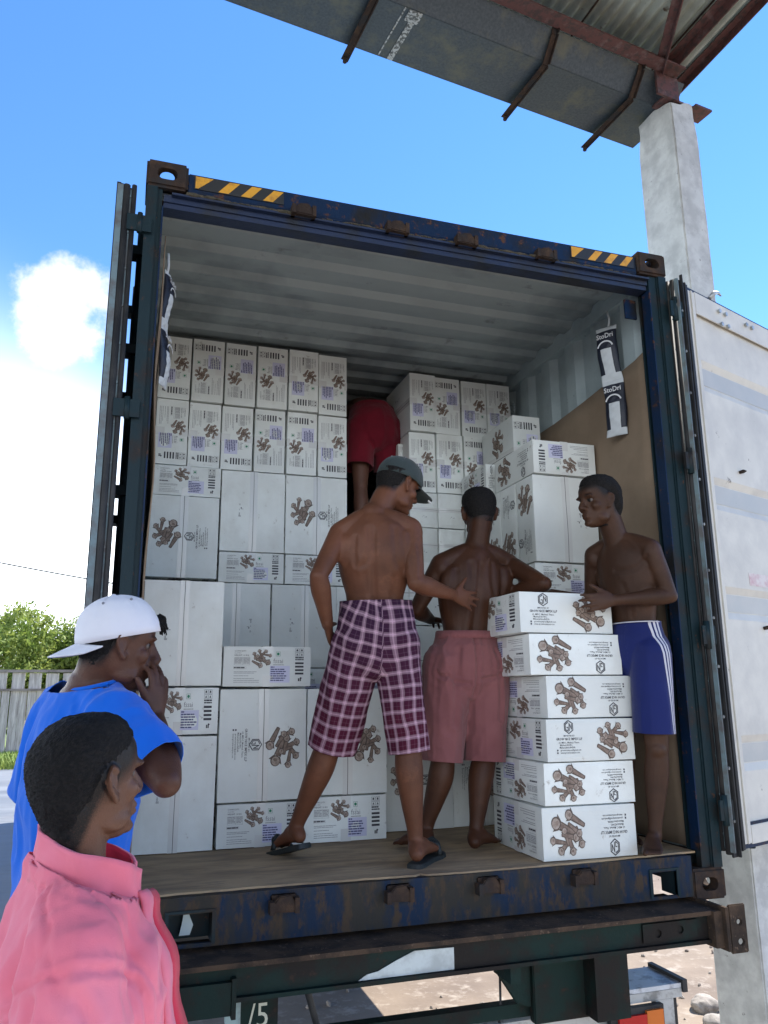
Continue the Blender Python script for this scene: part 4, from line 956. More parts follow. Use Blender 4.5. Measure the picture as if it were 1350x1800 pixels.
# ================================================================ PEOPLE
V = Vector
def heading(az, pitch=0):
    a, p = R(az), R(pitch); return V((math.sin(a)*math.cos(p), math.cos(a)*math.cos(p), math.sin(p)))
def crom(P, t):
    n = len(P)-1; i = min(int(t), n-1); f = t-i; p0, p1, p2, p3 = P[max(i-1, 0)], P[i], P[i+1], P[min(i+2, n)]
    return .5*((2*p1)+(p2-p0)*f+(2*p0-5*p1+4*p2-p3)*f*f+(3*p1-p0-3*p2+p3)*f*f*f)
def limb(bm, pts, rad, side=None, n=18, sub=5, caps=(1, 1)):
    """closed tapered limb through pts; rad = list of r or (along side, across)"""
    K_ = len(pts)-1; P = [V(p) for p in pts]; Q = [V((r if isinstance(r, tuple) else (r, r))+(0,)) for r in rad]
    sv = [V(s) for s in side] if side and not isinstance(side[0], (int, float)) else [V(side)]*len(P) if side else None
    T_ = [i/sub for i in range(K_*sub+1)]; ctr = [crom(P, t) for t in T_]; rr = [crom(Q, t) for t in T_]
    rings = []; ref = V((.37, .21, .9)).normalized()
    def ring(c, s, u, a, b): rings.append([bm.verts.new(c+s*math.cos(2*math.pi*k/n)*a+u*math.sin(2*math.pi*k/n)*b) for k in range(n)])
    fr = []
    for i, c in enumerate(ctr):
        d = (ctr[min(i+1, len(ctr)-1)]-ctr[max(i-1, 0)]).normalized()
        if sv: s0 = sv[min(int(T_[i]), K_-1)].lerp(sv[min(int(T_[i])+1, K_)], T_[i]-min(int(T_[i]), K_-1))
        else: s0 = ref if abs(ref.dot(d)) < .95 else V((1, 0, 0))
        s = (s0-d*s0.dot(d)).normalized(); fr.append((c, d, s, d.cross(s)))
    c, d, s, u = fr[0]; a, b = max(rr[0].x, .001), max(rr[0].y, .001); m = min(a, b)
    if caps[0]:
        for e, q in ((.95, .30), (.72, .70), (.38, .92)): ring(c-d*m*e, s, u, a*q, b*q)
    for (c, d, s, u), q in zip(fr, rr): ring(c, s, u, max(q.x, .001), max(q.y, .001))
    c, d, s, u = fr[-1]; a, b = max(rr[-1].x, .001), max(rr[-1].y, .001); m = min(a, b)
    if caps[1]:
        for e, q in ((.38, .92), (.72, .70), (.95, .30)): ring(c+d*m*e, s, u, a*q, b*q)
    for A, B in zip(rings, rings[1:]):
        for k in range(n): bm.faces.new((A[k], A[(k+1) % n], B[(k+1) % n], B[k]))
    bm.faces.new(rings[0][::-1]); bm.faces.new(rings[-1])
def ball(bm, c, r, ax=None, n=16):
    """ellipsoid; ax = (x axis, y axis, z axis)"""
    m = Matrix(ax).transposed().to_4x4() if ax else Matrix.Identity(4); m.translation = V(c)
    bmesh.ops.create_uvsphere(bm, u_segments=n, v_segments=n*2//3, radius=1, matrix=m @ Matrix.Diagonal((*((r, r, r) if isinstance(r, (int, float)) else r), 1)))
def remesh(bm, vox, it=4, fac=.5):
    bmesh.ops.recalc_face_normals(bm, faces=bm.faces[:]); me = bpy.data.meshes.new('r'); bm.to_mesh(me); bm.free()
    return evaluated(me, [('REMESH', dict(mode='VOXEL', voxel_size=vox)), ('SMOOTH', dict(factor=fac, iterations=it))])
# ---- head profile in its own frame: x right, y forward, z up, metres; chin at -.112, crown at +.112
HZ = np.array([-.114, -.108, -.095, -.08, -.06, -.04, -.02, 0, .02, .04, .06, .08, .095, .106, .112])
HF = np.array([.058, .068, .075, .076, .076, .077, .080, .082, .088, .088, .084, .073, .057, .034, .0])
HB = np.array([.02, .0, -.022, -.045, -.064, -.078, -.088, -.093, -.097, -.097, -.092, -.082, -.066, -.042, .0])*1.0
HW = np.array([.018, .030, .043, .053, .060, .064, .067, .070, .073, .0745, .0735, .067, .055, .035, .004])
def skull_ring(z, grow=0, n=44, nape=0):
    f, b, w = np.interp(z, HZ, HF), np.interp(z, HZ, HB), np.interp(z, HZ, HW)
    if nape and z < .02: b = min(b, np.interp(z, [-.115, -.10, -.08, -.06, -.04, -.02, 0, .02], [-.080, -.083, -.086, -.089, -.092, -.095, -.097, -.097])); w = max(w, .053)
    if True: pass; c = (f+b)/2; h = (f-b)/2
    out = []
    for k in range(n):
        t = 2*math.pi*k/n; s, q = math.sin(t), math.cos(t); e = .86
        x = w*math.copysign(abs(q)**e, q)*(1-.13*max(0, s)**2 if z < .05 else 1-.06*max(0, s)**2); y = c+h*math.copysign(abs(s)**e, s)
        out.append((x*(1+grow/w), y+(grow*s), z))
    return out
def head_prims(bm, c, f, u, sc=1, nose=1, ears=True, jaw=1):
    r = f.cross(u).normalized(); m = Matrix((r*sc, f*sc, u*sc)).transposed().to_4x4(); m.translation = V(c); W_ = lambda p: m @ V(p)
    rings = []
    for z in np.concatenate([HZ[:4], np.linspace(-.06, .095, 16), [.103, .109, .112]]):
        rings.append([bm.verts.new(W_(p)) for p in skull_ring(float(z))])
    n = len(rings[0])
    for A, B in zip(rings, rings[1:]):
        for k in range(n): bm.faces.new((A[k], A[(k+1) % n], B[(k+1) % n], B[k]))
    bm.faces.new(rings[0][::-1]); bm.faces.new(rings[-1])
    ax = (r, f, u)
    def B_(p, rd, a=ax): ball(bm, W_(p), tuple(q*sc for q in rd), a, 14)
    limb(bm, [W_((0, .080, .018)), W_((0, .090, -.004)), W_((0, .103, -.027))], [.0085*sc, .0105*sc, .0125*sc], n=12, sub=3)
    for s in (-1, 1):
        B_((s*.0135, .092, -.033), (.0105, .012, .009))
        B_((s*.032, .078, .022), (.024, .011, .008)); B_((s*.042, .050, -.024), (.022, .024, .022)); B_((s*.046, .02, -.075), (.015, .034, .022))
        B_((s*.011, .0805, -.060), (.0145, .0125, .0075)); B_((s*.010, .0785, -.0715), (.0140, .0125, .0085))
        if ears:
            e = u.lerp(-f, .18).normalized(); er = r*s; ea = (er, e.cross(er), e)
            P = [W_((s*q[0], q[1], q[2])) for q in ((.070, .010, -.030), (.078, .004, -.036), (.085, -.008, -.022), (.090, -.018, .0), (.088, -.016, .018), (.083, -.004, .025), (.075, .008, .014))]
            limb(bm, P, [.0055*sc, .006*sc, .0045*sc, .0042*sc, .0042*sc, .0042*sc, .005*sc], n=10, sub=3)
            ball(bm, W_((s*.076, -.006, -.004)), (.0055*sc, .016*sc, .024*sc), ea, 12); ball(bm, W_((s*.078, .002, -.034)), (.006*sc, .009*sc, .010*sc), ea, 10)
    B_((0, .070, -.098), (.024, .017, .015)); B_((0, .058, -.045), (.035, .030, .04))
    return m
def hand(bm, w, d, dorsal, thumb, curl=(20, 22, 25, 28), spread=(9, 3, -3, -10), sc=1, tcurl=0, tout=.62):
    """w wrist, d towards the knuckles, dorsal = back of the hand, thumb = thumb side"""
    w, d = V(w), V(d).normalized(); t = V(thumb); t = (t-d*t.dot(d)).normalized(); nrm = V(dorsal); nrm = (nrm-d*nrm.dot(d)-t*nrm.dot(t)).normalized()
    limb(bm, [w-d*.02, w+d*.010, w+d*.045+t*.002, w+d*.080], [(.025*sc, .018*sc), (.026*sc, .017*sc), (.037*sc, .0155*sc), (.039*sc, .0115*sc)], side=t, n=16)
    for i, (off, ln) in enumerate(((.028, .070), (.0095, .079), (-.0095, .073), (-.027, .057))):
        b = w+d*(.080-.004*abs(i-1))*sc+t*off*sc; a = R(spread[i]); dd = (d*math.cos(a)+t*math.sin(a)).normalized(); P = [b-dd*.02, b]; c = 0
        for seg, (fr, k) in enumerate(((.45, .35), (.30, 1.0), (.25, .9))):
            c += R(curl[i])*k; P.append(P[-1]+(dd*math.cos(c)-nrm*math.sin(c))*ln*fr*sc)
        limb(bm, P, [.0088*sc, .0092*sc, .0084*sc, .0078*sc, .0066*sc], n=12, sub=3)
    b = w+d*.022+t*.020; td = (d*(1-tout*.5)+t*tout-nrm*.15).normalized(); P = [b, b+td*.034*sc]; c2 = R(tcurl); td2 = (td*math.cos(c2)+d*math.sin(c2)).normalized()
    P += [P[-1]+td2*.030*sc, P[-1]+td2*.056*sc]; limb(bm, P, [.0145*sc, .0125*sc, .0100*sc, .0080*sc], n=12, sub=3)
def foot(bm, an, heel, toe, side, up=V((0, 0, 1)), sc=1):
    an, heel, toe = V(an), V(heel), V(toe); d = (toe-heel); L_ = d.length; d.normalize(); s = V(side); s = (s-d*s.dot(d)).normalized(); u = s.cross(d); u = u if u.dot(up) > 0 else -u
    limb(bm, [an, an.lerp(heel, .45)+u*.006, heel+u*.022+d*.018], [.030*sc, .030*sc, .028*sc], n=14)
    limb(bm, [heel+u*.024+d*.022, heel+d*L_*.35+u*.034, heel+d*L_*.62+u*.026, heel+d*L_*.80+u*.016], [(.027*sc, .026*sc), (.030*sc, .030*sc), (.038*sc, .023*sc), (.041*sc, .014*sc)], side=s, n=16)
    limb(bm, [an, heel+d*L_*.42+u*.045], [.028*sc, .026*sc], n=12)
    for i, off in enumerate((-.030, -.012, .003, .017, .029)):
        l = (.046, .040, .036, .031, .026)[i]; rr = (.0125, .0092, .0088, .0084, .0082)[i]*sc; b = heel+d*L_*.80+s*off*sc+u*.010
        limb(bm, [b-d*.01, b+d*l*.55+u*.003, b+d*l-u*.002], [rr, rr, rr*.85], n=10, sub=3)
def rest(J, name): return V(J[name])
def build_body(J, sc=1.0, vox=.0052, parts=('torso', 'arms', 'legs', 'head'), build=1.0, back=True):
    bm = bmesh.new(); W_ = build
    sp, ss = V(J['sp']).normalized(), V(J['ss']).normalized(); pel, wai, che, c7 = [V(J[k]) for k in ('pel', 'wai', 'che', 'c7')]
    upv = (c7-pel).normalized(); fs = upv.cross(ss).normalized(); fp = upv.cross(sp).normalized()   # forward at shoulders / pelvis
    if 'torso' in parts:
        pts = [pel-upv*.055, pel, wai, wai.lerp(che, .5), che, che.lerp(c7, .55), c7.lerp(che, .12), c7]
        rad = [(.100, .075), (.132, .086), (.116, .079), (.136, .092), (.156, .105), (.150, .092), (.100, .070), (.062, .058)]
        rad = [(a*W_, b*W_) for a, b in rad]; sd = [sp, sp, sp.lerp(ss, .3), sp.lerp(ss, .7), ss, ss, ss, ss]
        limb(bm, pts, rad, side=sd, n=28)
        for s, k in ((1, 'R'), (-1, 'L')):
            sh = V(J['sh'+k]); nb = c7-upv*.01
            limb(bm, [nb+ss*s*.035+upv*.045*0, nb.lerp(sh, .5)+upv*.014-fs*.008, sh+upv*.006], [.045*W_*J.get('trap', 1), .045*W_*J.get('trap', 1), .046*W_], n=14)       # trapezius
            ball(bm, sh.lerp(che, .02)-upv*.012, (.053*W_, .052*W_, .060*W_), (ss, fs, upv))                                     # deltoid
            if J.get('pec', 1): ball(bm, sh.lerp(che, .52)-upv*.030+fs*.066, (.056*W_, .022*W_, .046*W_), (ss, fs, upv))                              # pectoral
            ball(bm, sh.lerp(che, .30)-upv*.045-fs*.046, (.060*W_, .032*W_, .078*W_), (ss, fs, upv))                              # shoulder blade
            limb(bm, [sh.lerp(che, .25)-upv*.07-fs*.01, che.lerp(wai, .35)+ss*s*.098*W_, wai+sp*s*.072*W_], [(.050*W_, .055*W_), (.045*W_, .060*W_), (.035*W_, .045*W_)], side=ss, n=14)   # flank
            limb(bm, [c7.lerp(che, .3)+ss*s*.034-fs*.055*W_, che+ss*s*.034-fs*.066*W_, wai+sp*s*.032-fp*.050*W_, pel+sp*s*.036-fp*.06*W_], [.028*W_, .034*W_, .031*W_, .030*W_], n=12)     # erector
    hd = J.get('head')
    if 'head' in parts:
        hc, hf, hu = V(hd), V(J['hf']).normalized(), V(J['hu']).normalized(); hf = (hf-hu*hf.dot(hu)).normalized(); hs = J.get('hs', 1)
        limb(bm, [c7-upv*.03+fs*.008, c7.lerp(hc-hu*.05-hf*.03, .5), hc-hu*.040-hf*.034], [(.060*W_, .058*W_), (.053, .056), (.055, .056)], side=ss, n=18)
        hm = head_prims(bm, hc, hf, hu, hs)
    if 'arms' in parts:
        for k in ('L', 'R'):
            if 'el'+k not in J: continue
            a, b, c = V(J['sh'+k]), V(J['el'+k]), V(J['wr'+k]); A = W_*J.get('arm', 1)
            limb(bm, [a, a.lerp(b, .35), a.lerp(b, .7), b], [.048*A, .044*A, .040*A, .034*A], n=16)
            limb(bm, [b, b.lerp(c, .25), b.lerp(c, .6), c], [.036*A, .041*A, .033*A, .0245*A], n=16)
            if 'ha'+k in J: hand(bm, c, **J['ha'+k])
    if 'legs' in parts:
        for k, s in (('L', -1), ('R', 1)):
            a, b, c = V(J['hip'+k]), V(J['kn'+k]), V(J['an'+k]); A = W_*J.get('leg', 1)
            he, to = V(J['heel'+k]), V(J['toe'+k]); fd = (to-he).normalized(); fd = (fd-V((0, 0, fd.z*.5))).normalized()
            limb(bm, [a, a.lerp(b, .4), a.lerp(b, .8), b], [.074*A, .074*A, .060*A, .052*A], n=20)
            limb(bm, [b, b.lerp(c, .28)-fd*.012, b.lerp(c, .6)-fd*.006, b.lerp(c, .86), c], [.050*A, .056*A, .044*A, .032*A, .031*A], n=18)
            ball(bm, b+fd*.018, .043*A)
            foot(bm, c, he, to, J.get('fs'+k, V((0, 0, 1)).cross(fd)*s*-1 if False else fd.cross(V((0, 0, 1)))*(1 if k == 'R' else -1)), sc=1)
    me = remesh(bm, vox, 5, .5)
    P = getco(me); N = getno(me)
    # spine groove and surface relief
    if back and 'torso' in parts:
        o = np.array(c7.lerp(che, .2)); ax = np.array(upv); rel = P-np.array(pel); hgt = rel @ ax; t = np.clip(hgt/max((c7-pel).length, .01), 0, 1)
        mid = np.array(pel)+np.outer(t, np.array(c7-pel)); bend = np.array(wai)-np.array(pel.lerp(c7, .33)); mid = mid+np.outer(np.sin(np.pi*t), bend)
        lat = (P-mid) @ np.array(ss); bk = -(N @ np.array(fs)); msk = np.clip(bk, 0, 1)*np.clip((hgt-.02)/.06, 0, 1)*np.clip(((c7-pel).length-.03-hgt)/.05, 0, 1)
        P = P-N*(np.exp(-(lat/.013)**2)*.0095*msk)[:, None]
        P = P+N*(vnoise(P, 16, 3)*.0012*msk)[:, None]
    if 'head' in parts:   # eye sockets, mouth line, nostril shadow
        Li = np.array((hm.inverted())); Q = P @ Li[:3, :3].T+Li[:3, 3]
        for s in (-1, 1):
            g_ = np.exp(-(((Q[:, 0]-s*.031)/.015)**2+((Q[:, 2]-.004)/.0090)**2))*(Q[:, 1] > .04)*.0100; P = P-np.outer(g_, np.array(hf))
            g_ = np.exp(-(((np.abs(Q[:, 0])-.086)/.012)**2+((Q[:, 1]+.004)/.009)**2+((Q[:, 2]+.004)/.014)**2))*.004*0; P = P
            g_ = np.exp(-(((Q[:, 0]-s*.034)/.012)**2+((Q[:, 2]+.042)/.02)**2))*(Q[:, 1] > .04)*.002; P = P-np.outer(g_, np.array(hf))
        g_ = np.exp(-((Q[:, 2]+.0655)/.0022)**2)*(np.abs(Q[:, 0]) < .022)*(Q[:, 1] > .06)*.0035; P = P-np.outer(g_, np.array(hf))
    P = P+N*(vnoise(P, 60, 5)*.0003)[:, None]
    setco(me, P)
    if 'head' in parts: me['hm'] = [x for row in hm for x in row]; return me, hm
    return me, None
def skin_mat(name, col, dark=.55, rough=.42, hair=(.010, .009, .009)):
    m = mat(name, col, rough, col2=[c*dark for c in col], s2=4, lo=.40, hi=.72, col3=[min(1, c*1.35) for c in col], s3=9, lo3=.56, hi3=.8, bump=.35, bs=200, vary=.08, spec=.22, rough2=min(1, rough+.12))
    t = m.node_tree; b = t.nodes['Principled BSDF']; src = b.inputs['Base Color'].links[0].from_socket
    a = t.nodes.new('ShaderNodeAttribute'); a.attribute_name = 'hair'; n = t.nodes.new('ShaderNodeTexNoise'); n.inputs['Scale'].default_value = 420; n.inputs['Detail'].default_value = 2
    tc_ = t.nodes.new('ShaderNodeTexCoord'); t.links.new(tc_.outputs['Object'], n.inputs['Vector'])
    s = t.nodes.new('ShaderNodeMath'); s.operation = 'MULTIPLY_ADD'; s.inputs[1].default_value = 1.1; t.links.new(n.outputs[0], s.inputs[0]); s.inputs[2].default_value = -.55
    ad = t.nodes.new('ShaderNodeMath'); ad.operation = 'ADD'; t.links.new(a.outputs['Fac'], ad.inputs[0]); 
    ml = t.nodes.new('ShaderNodeMath'); ml.operation = 'MULTIPLY'; t.links.new(s.outputs[0], ml.inputs[0]); ml.inputs[1].default_value = .8
    gate = t.nodes.new('ShaderNodeMath'); gate.operation = 'MULTIPLY'; t.links.new(ml.outputs[0], gate.inputs[0]); g2 = t.nodes.new('ShaderNodeMath'); g2.operation = 'GREATER_THAN'; g2.inputs[1].default_value = .02; t.links.new(a.outputs['Fac'], g2.inputs[0]); t.links.new(g2.outputs[0], gate.inputs[1])
    t.links.new(gate.outputs[0], ad.inputs[1]); ad.use_clamp = True
    mx = t.nodes.new('ShaderNodeMix'); mx.data_type = 'RGBA'; t.links.new(ad.outputs[0], mx.inputs[0]); t.links.new(src, mx.inputs[6]); mx.inputs[7].default_value = c4(hair); t.links.new(mx.outputs[2], b.inputs['Base Color'])
    return m
M['hair'] = mat('black_hair', (.006, .0055, .0055), .8, col2=(.014, .012, .011), s2=140, lo=.45, hi=.6, bump=1.2, bs=320, vary=0, spec=.25)
M['eye'] = mat('eye_white', (.10, .08, .07), .5, vary=0); M['iris'] = mat('dark_iris', (.012, .008, .006), .35, vary=0)
M['nail'] = mat('finger_nail', (.36, .22, .17), .3, vary=0)
def smooth01(x, a, b): t = np.clip((x-a)/(b-a), 0, 1); return t*t*(3-2*t)
def hair_mask(me, hm, fn):
    Li = np.array(hm.inverted()); Q = getco(me) @ Li[:3, :3].T+Li[:3, 3]; v = fn(Q)
    at_ = me.attributes.new('hair', 'FLOAT', 'POINT'); at_.data.foreach_set('value', v.astype(np.float32))
def std_fade(Q):   # short back and sides: dark above a line that drops behind the ear
    x, y, z = Q[:, 0], Q[:, 1], Q[:, 2]; line = .055-.035*smooth01(-y, -.055, -.02)-.075*smooth01(-y, .0, .05)
    m = smooth01(z-line, -.022, .016)*(z < .13)*(z > -.09)
    brow = np.exp(-(((np.abs(x)-.032)/.016)**4+((z-.026)/.0042)**2))*(y > .05)*.9
    ear = (np.abs(x) > .0785)*(z < .035); return np.clip(np.maximum(m*(1-ear), brow), 0, 1)
def line_std(y): return .055-.035*smooth01(-y, -.055, -.02)-.075*smooth01(-y, .0, .05)
def line_high(y): return .062-.022*smooth01(-y, -.060, -.03)-.030*smooth01(-y, -.035, .015)-.125*smooth01(-y, .010, .075)
def hair_cap(par, hm, thick, seed, line=line_std, name='hair', amp=.0016, top=None, zmax=1, bk=0):
    """volume of short hair hugging the skull, tapering into the skin along the hairline"""
    bm = bmesh.new(); n = 96; zs = np.concatenate([np.linspace(-.112 if line is line_high else -.072, .095, 50), [.1, .105, .109, .112]]); rows = []
    for z in zs:
        row = []
        for (xa, ya, zz), (xb, yb, _) in zip(skull_ring(float(z), 0, n), skull_ring(float(z), 0, n, 1)):
            k_b = float(smooth01(np.array(-yb), .005, .035)); x, y = xa*(1-k_b)+xb*k_b, ya*(1-k_b)+yb*k_b
            e = float(z-line(np.array(y)))-.010; th = thick*float(smooth01(np.array(e), .0, .075))-.0045*float(smooth01(np.array(-e), -.006, .006)); th += bk*max(0, -y)/.097*float(smooth01(np.array(e), .04, .13))
            k_n = float(smooth01(np.array(-z), .025, .055)*(1-smooth01(np.array(-y), .040, .066))); th = th*(1-k_n)-.022*k_n
            if zz > zmax: th = min(th, -.002)
            d = V((x, y, 0)).normalized(); k_ = float(smooth01(np.array(z), .055, .112)); row.append(bm.verts.new(V((x, y, zz))+d*th*(1-.5*k_)+V((0, 0, k_*(thick*.95 if zz <= zmax else -.003)))))
        rows.append(row)
    for A, B in zip(rows, rows[1:]):
        for k in range(n): bm.faces.new((A[k], A[(k+1) % n], B[(k+1) % n], B[k]))
    bm.faces.new(rows[-1]); bm.faces.new(rows[0][::-1])
    bmesh.ops.subdivide_edges(bm, edges=bm.edges[:], cuts=1, use_grid_fill=True)
    me = bpy.data.meshes.new(name); bm.to_mesh(me); bm.free(); P = getco(me); N = getno(me); P = P+N*(vnoise(P, 330, seed)*amp+vnoise(P, 90, seed)*amp*.5)[:, None]; setco(me, P)
    me.transform(hm); return link(name, me, M['hair'], par, smooth=True)
def eyes(par, hm, sc=1):
    for s in (-1, 1):
        bm = bmesh.new(); c = V((s*.030, .0612, .004)); bmesh.ops.create_uvsphere(bm, u_segments=20, v_segments=14, radius=.0112, matrix=Matrix.Translation(c))
        for f in bm.faces:
            d = (f.calc_center_median()-c).normalized(); f.material_index = 1 if d.dot(V((.08, 1, -.05)).normalized()) > .86 else 0
        bm.transform(hm); e = obj('eye', bm, [M['eye'], M['iris']], par, smooth=True)
def garment(name, bm, par, m, vox=.0065, it=5, fold=(), cuts=(), uv=None, thick=.002, seed=0):
    me = remesh(bm, vox, it, .5)
    P = getco(me); N = getno(me)
    for (fx, fy, fz, amp, sd) in fold:
        q = vnoise(P*np.array([fx, fy, fz]), 1, sd); q2 = 1-2*np.abs(vnoise(P*np.array([fx, fy, fz])*1.7+3, 1, sd+5)); P = P+N*((q*.45+q2*.6-.1)*amp)[:, None]
    setco(me, P)
    b2 = bmesh.new(); b2.from_mesh(me)
    for c in cuts:
        co, no, test = c; geom = [f for f in b2.faces if test(f.calc_center_median())] if test else b2.faces[:]
        es = set(e for f in geom for e in f.edges); vs = set(v for f in geom for v in f.verts)
        bmesh.ops.bisect_plane(b2, geom=list(geom)+list(es)+list(vs), plane_co=co, plane_no=no, clear_outer=True)
    b2.to_mesh(me); b2.free()
    if uv is not None:
        P = getco(me); u, v = uv(P); lay = me.uv_layers.new(name='uv'); vi = np.empty(len(me.loops), dtype=np.int64); me.loops.foreach_get('vertex_index', vi)
        lay.data.foreach_set('uv', np.stack([u[vi], v[vi]], 1).ravel())
    o = link(name, me, m, par, smooth=True); md = o.modifiers.new('solid', 'SOLIDIFY'); md.thickness = thick; md.offset = -1; return o
def cap_hat(par, o, f, u, rad, m_cap, brim=.072, rim=0, tilt=0, name='cap', droop=.35, eyelets=True, mark=None):
    """baseball cap: o = dome centre on the rim plane, f = brim direction, u = up"""
    f, u = V(f).normalized(), V(u).normalized(); f = (f-u*f.dot(u)).normalized(); r = f.cross(u); W_ = lambda x, y, z: V(o)+r*x+f*y+u*z
    bm = bmesh.new(); nu, nv = 60, 22; rings = []
    for j in range(nv+1):
        e = j/nv*math.pi/2; row = []
        for k in range(nu):
            a = 2*math.pi*k/nu; seam = 1-.010*math.exp(-((((a/(math.pi/3)) % 1)-.5)/.5)**2*0) ; s6 = abs(((a-math.pi/6)/(math.pi/3)) % 1-.5)*2; g_ = 1-.030*math.exp(-((1-s6)/.05)**2)*math.sin(e+.3)
            ce = math.cos(e)**.80; row.append(bm.verts.new(W_(rad[0]*math.cos(a)*ce*g_, rad[1]*math.sin(a)*ce*g_, rad[2]*math.sin(e)**.95*g_+(-.010 if j == 0 else 0))))
        rings.append(row)
    for A, B in zip(rings, rings[1:-1]):
        for k in range(nu): bm.faces.new((A[k], A[(k+1) % nu], B[(k+1) % nu], B[k]))
    t = bm.verts.new(W_(0, 0, rad[2])); [bm.faces.new((rings[-2][k], rings[-2][(k+1) % nu], t)) for k in range(nu)]
    for v in rings[-1]: bm.verts.remove(v)
    P = np.array([v.co for v in bm.verts]); q = vnoise(P, 22, 4)*.0022+vnoise(P, 55, 6)*.0008
    for v, d in zip(bm.verts, q): v.co += (v.co-V(o)).normalized()*d
    H = obj(name, bm, m_cap, par, smooth=True); md = H.modifiers.new('s', 'SOLIDIFY'); md.thickness = .003; md.offset = -1
    bm = bmesh.new(); rows = []; NB = 22; ND = 8
    for i in range(NB+1):
        a = R(90)+(i/NB*2-1)*R(58); row = []
        for j in range(ND+1):
            q = j/ND; ext = brim*math.cos((i/NB*2-1)*1.35)**.55 if abs(i/NB*2-1) < 1 else .001; ext = max(ext, .004)
            x = rad[0]*math.cos(a)*(1+.02*q); y = rad[1]*math.sin(a)-.004+ext*q; z = -.006-droop*(x*x)*3.4-q*ext*math.sin(tilt)-.0+.0*q
            row.append(bm.verts.new(W_(x, y, z)))
        rows.append(row)
    for A, B in zip(rows, rows[1:]):
        for j in range(ND): bm.faces.new((A[j], A[j+1], B[j+1], B[j]))
    bmesh.ops.recalc_face_normals(bm, faces=bm.faces[:]); br = obj('brim', bm, m_cap, H, smooth=True); md = br.modifiers.new('s', 'SOLIDIFY'); md.thickness = .0035; md.offset = 0
    for k in range(6):
        a = math.pi/3*k+math.pi/6; e = .95; ce = math.cos(e)**.80; bm = bmesh.new(); ball(bm, W_(rad[0]*math.cos(a)*ce*1.0, rad[1]*math.sin(a)*ce*1.0, rad[2]*math.sin(e)**.95), .0038, None, 8); obj('eyelet', bm, M['ink_grey'], H, smooth=True)
    bm = bmesh.new(); ball(bm, W_(0, 0, rad[2]+.001), (.008, .008, .004), (r, f, u), 12); obj('button', bm, m_cap, H, smooth=True)
    return H, W_
def cloth(name, col, col2=None, rough=.85, bump=.3, **kw):
    m = mat(name, col, rough, col2=col2 or [c*.8 for c in col], s2=3, lo=.4, hi=.7, bump=bump, bs=500, spec=.2, **kw); b = m.node_tree.nodes['Principled BSDF']; b.inputs['Sheen Weight'].default_value = .15; return m
def shorts(par, m, wa, sw, hp, legs, ww, hw, name='shorts', fold=(), uv=None, vox=.0065, band=True, seed=0, gl=.055):
    """wa waist centre, sw side vector, hp hip centre, legs = [(hip, hem, r_hip, r_hem)], ww/hw half widths (side, depth)"""
    bm = bmesh.new(); wa, hp, sw = V(wa), V(hp), V(sw).normalized(); upv = (wa-hp).normalized(); f = upv.cross(sw).normalized()
    limb(bm, [wa+upv*.02, wa-upv*.02, wa.lerp(hp, .5), hp, hp-upv*.04], [ww, ww, ((ww[0]+hw[0])/2, (ww[1]+hw[1])/2+.006), hw, (hw[0]*.95, hw[1]*.95)], side=sw, n=30)
    for s in (-1, 1): ball(bm, hp+sw*s*hw[0]*.45-f*gl, (hw[0]*.50, .062, .080), (sw, f, upv))
    cr = (V(legs[0][0])+V(legs[1][0]))/2; ball(bm, cr-V((0, 0, .055)), (.050, .060, .055), (sw, f, upv))
    cuts = [(wa+upv*.0, upv, None)]
    for (a, b, ra, rb) in legs:
        a, b = V(a), V(b); d = (b-a).normalized()
        ra = ra if isinstance(ra, tuple) else (ra, ra); rb = rb if isinstance(rb, tuple) else (rb, rb)
        limb(bm, [a, a.lerp(b, .5), b, b+d*.04], [ra, ((ra[0]+rb[0])/2, (ra[1]+rb[1])/2), rb, rb], side=sw, n=26)
        mid = (V(legs[0][1])+V(legs[1][1]))/2; sgn = 1 if (b-mid).dot(sw) > 0 else -1
        cuts.append((b, d, (lambda c, mid=mid, sgn=sgn, b=b: (c-mid).dot(sw)*sgn > 0 and c.z < b.z+.15)))
    return garment(name, bm, par, m, vox, 4, fold, cuts, uv, seed=seed)
def shift(J, v):
    for k in J:
        if k in ('pel', 'wai', 'che', 'c7', 'head') or k[:2] in ('sh', 'el', 'wr', 'hi', 'kn', 'an', 'to') or k[:4] == 'heel':
            J[k] = V(J[k])+V(v)
    return J
def seam(par, host, pts, m, r=.0016, name='seam', off=.0005, sub=10, dash=0):
    """stitched seam lying on the host mesh"""
    from mathutils.bvhtree import BVHTree
    b2 = bmesh.new(); b2.from_mesh(host.data); T_ = BVHTree.FromBMesh(b2); P = [V(p) for p in pts]; Q = []
    for i in range((len(P)-1)*sub+1):
        c, n, _, _ = T_.find_nearest(crom(P, i/sub)); Q.append(c+n*off)
    b2.free(); bm = bmesh.new()
    for _ in range(14): Q = [Q[0]]+[(Q[i-1]+Q[i]*2+Q[i+1])/4 for i in range(1, len(Q)-1)]+[Q[-1]]
    if dash:
        for a, b in list(zip(Q, Q[1:]))[::2]: tube(bm, [a, b], r, 5)
    else: tube(bm, Q, r, 6)
    return obj(name, bm, m, host)
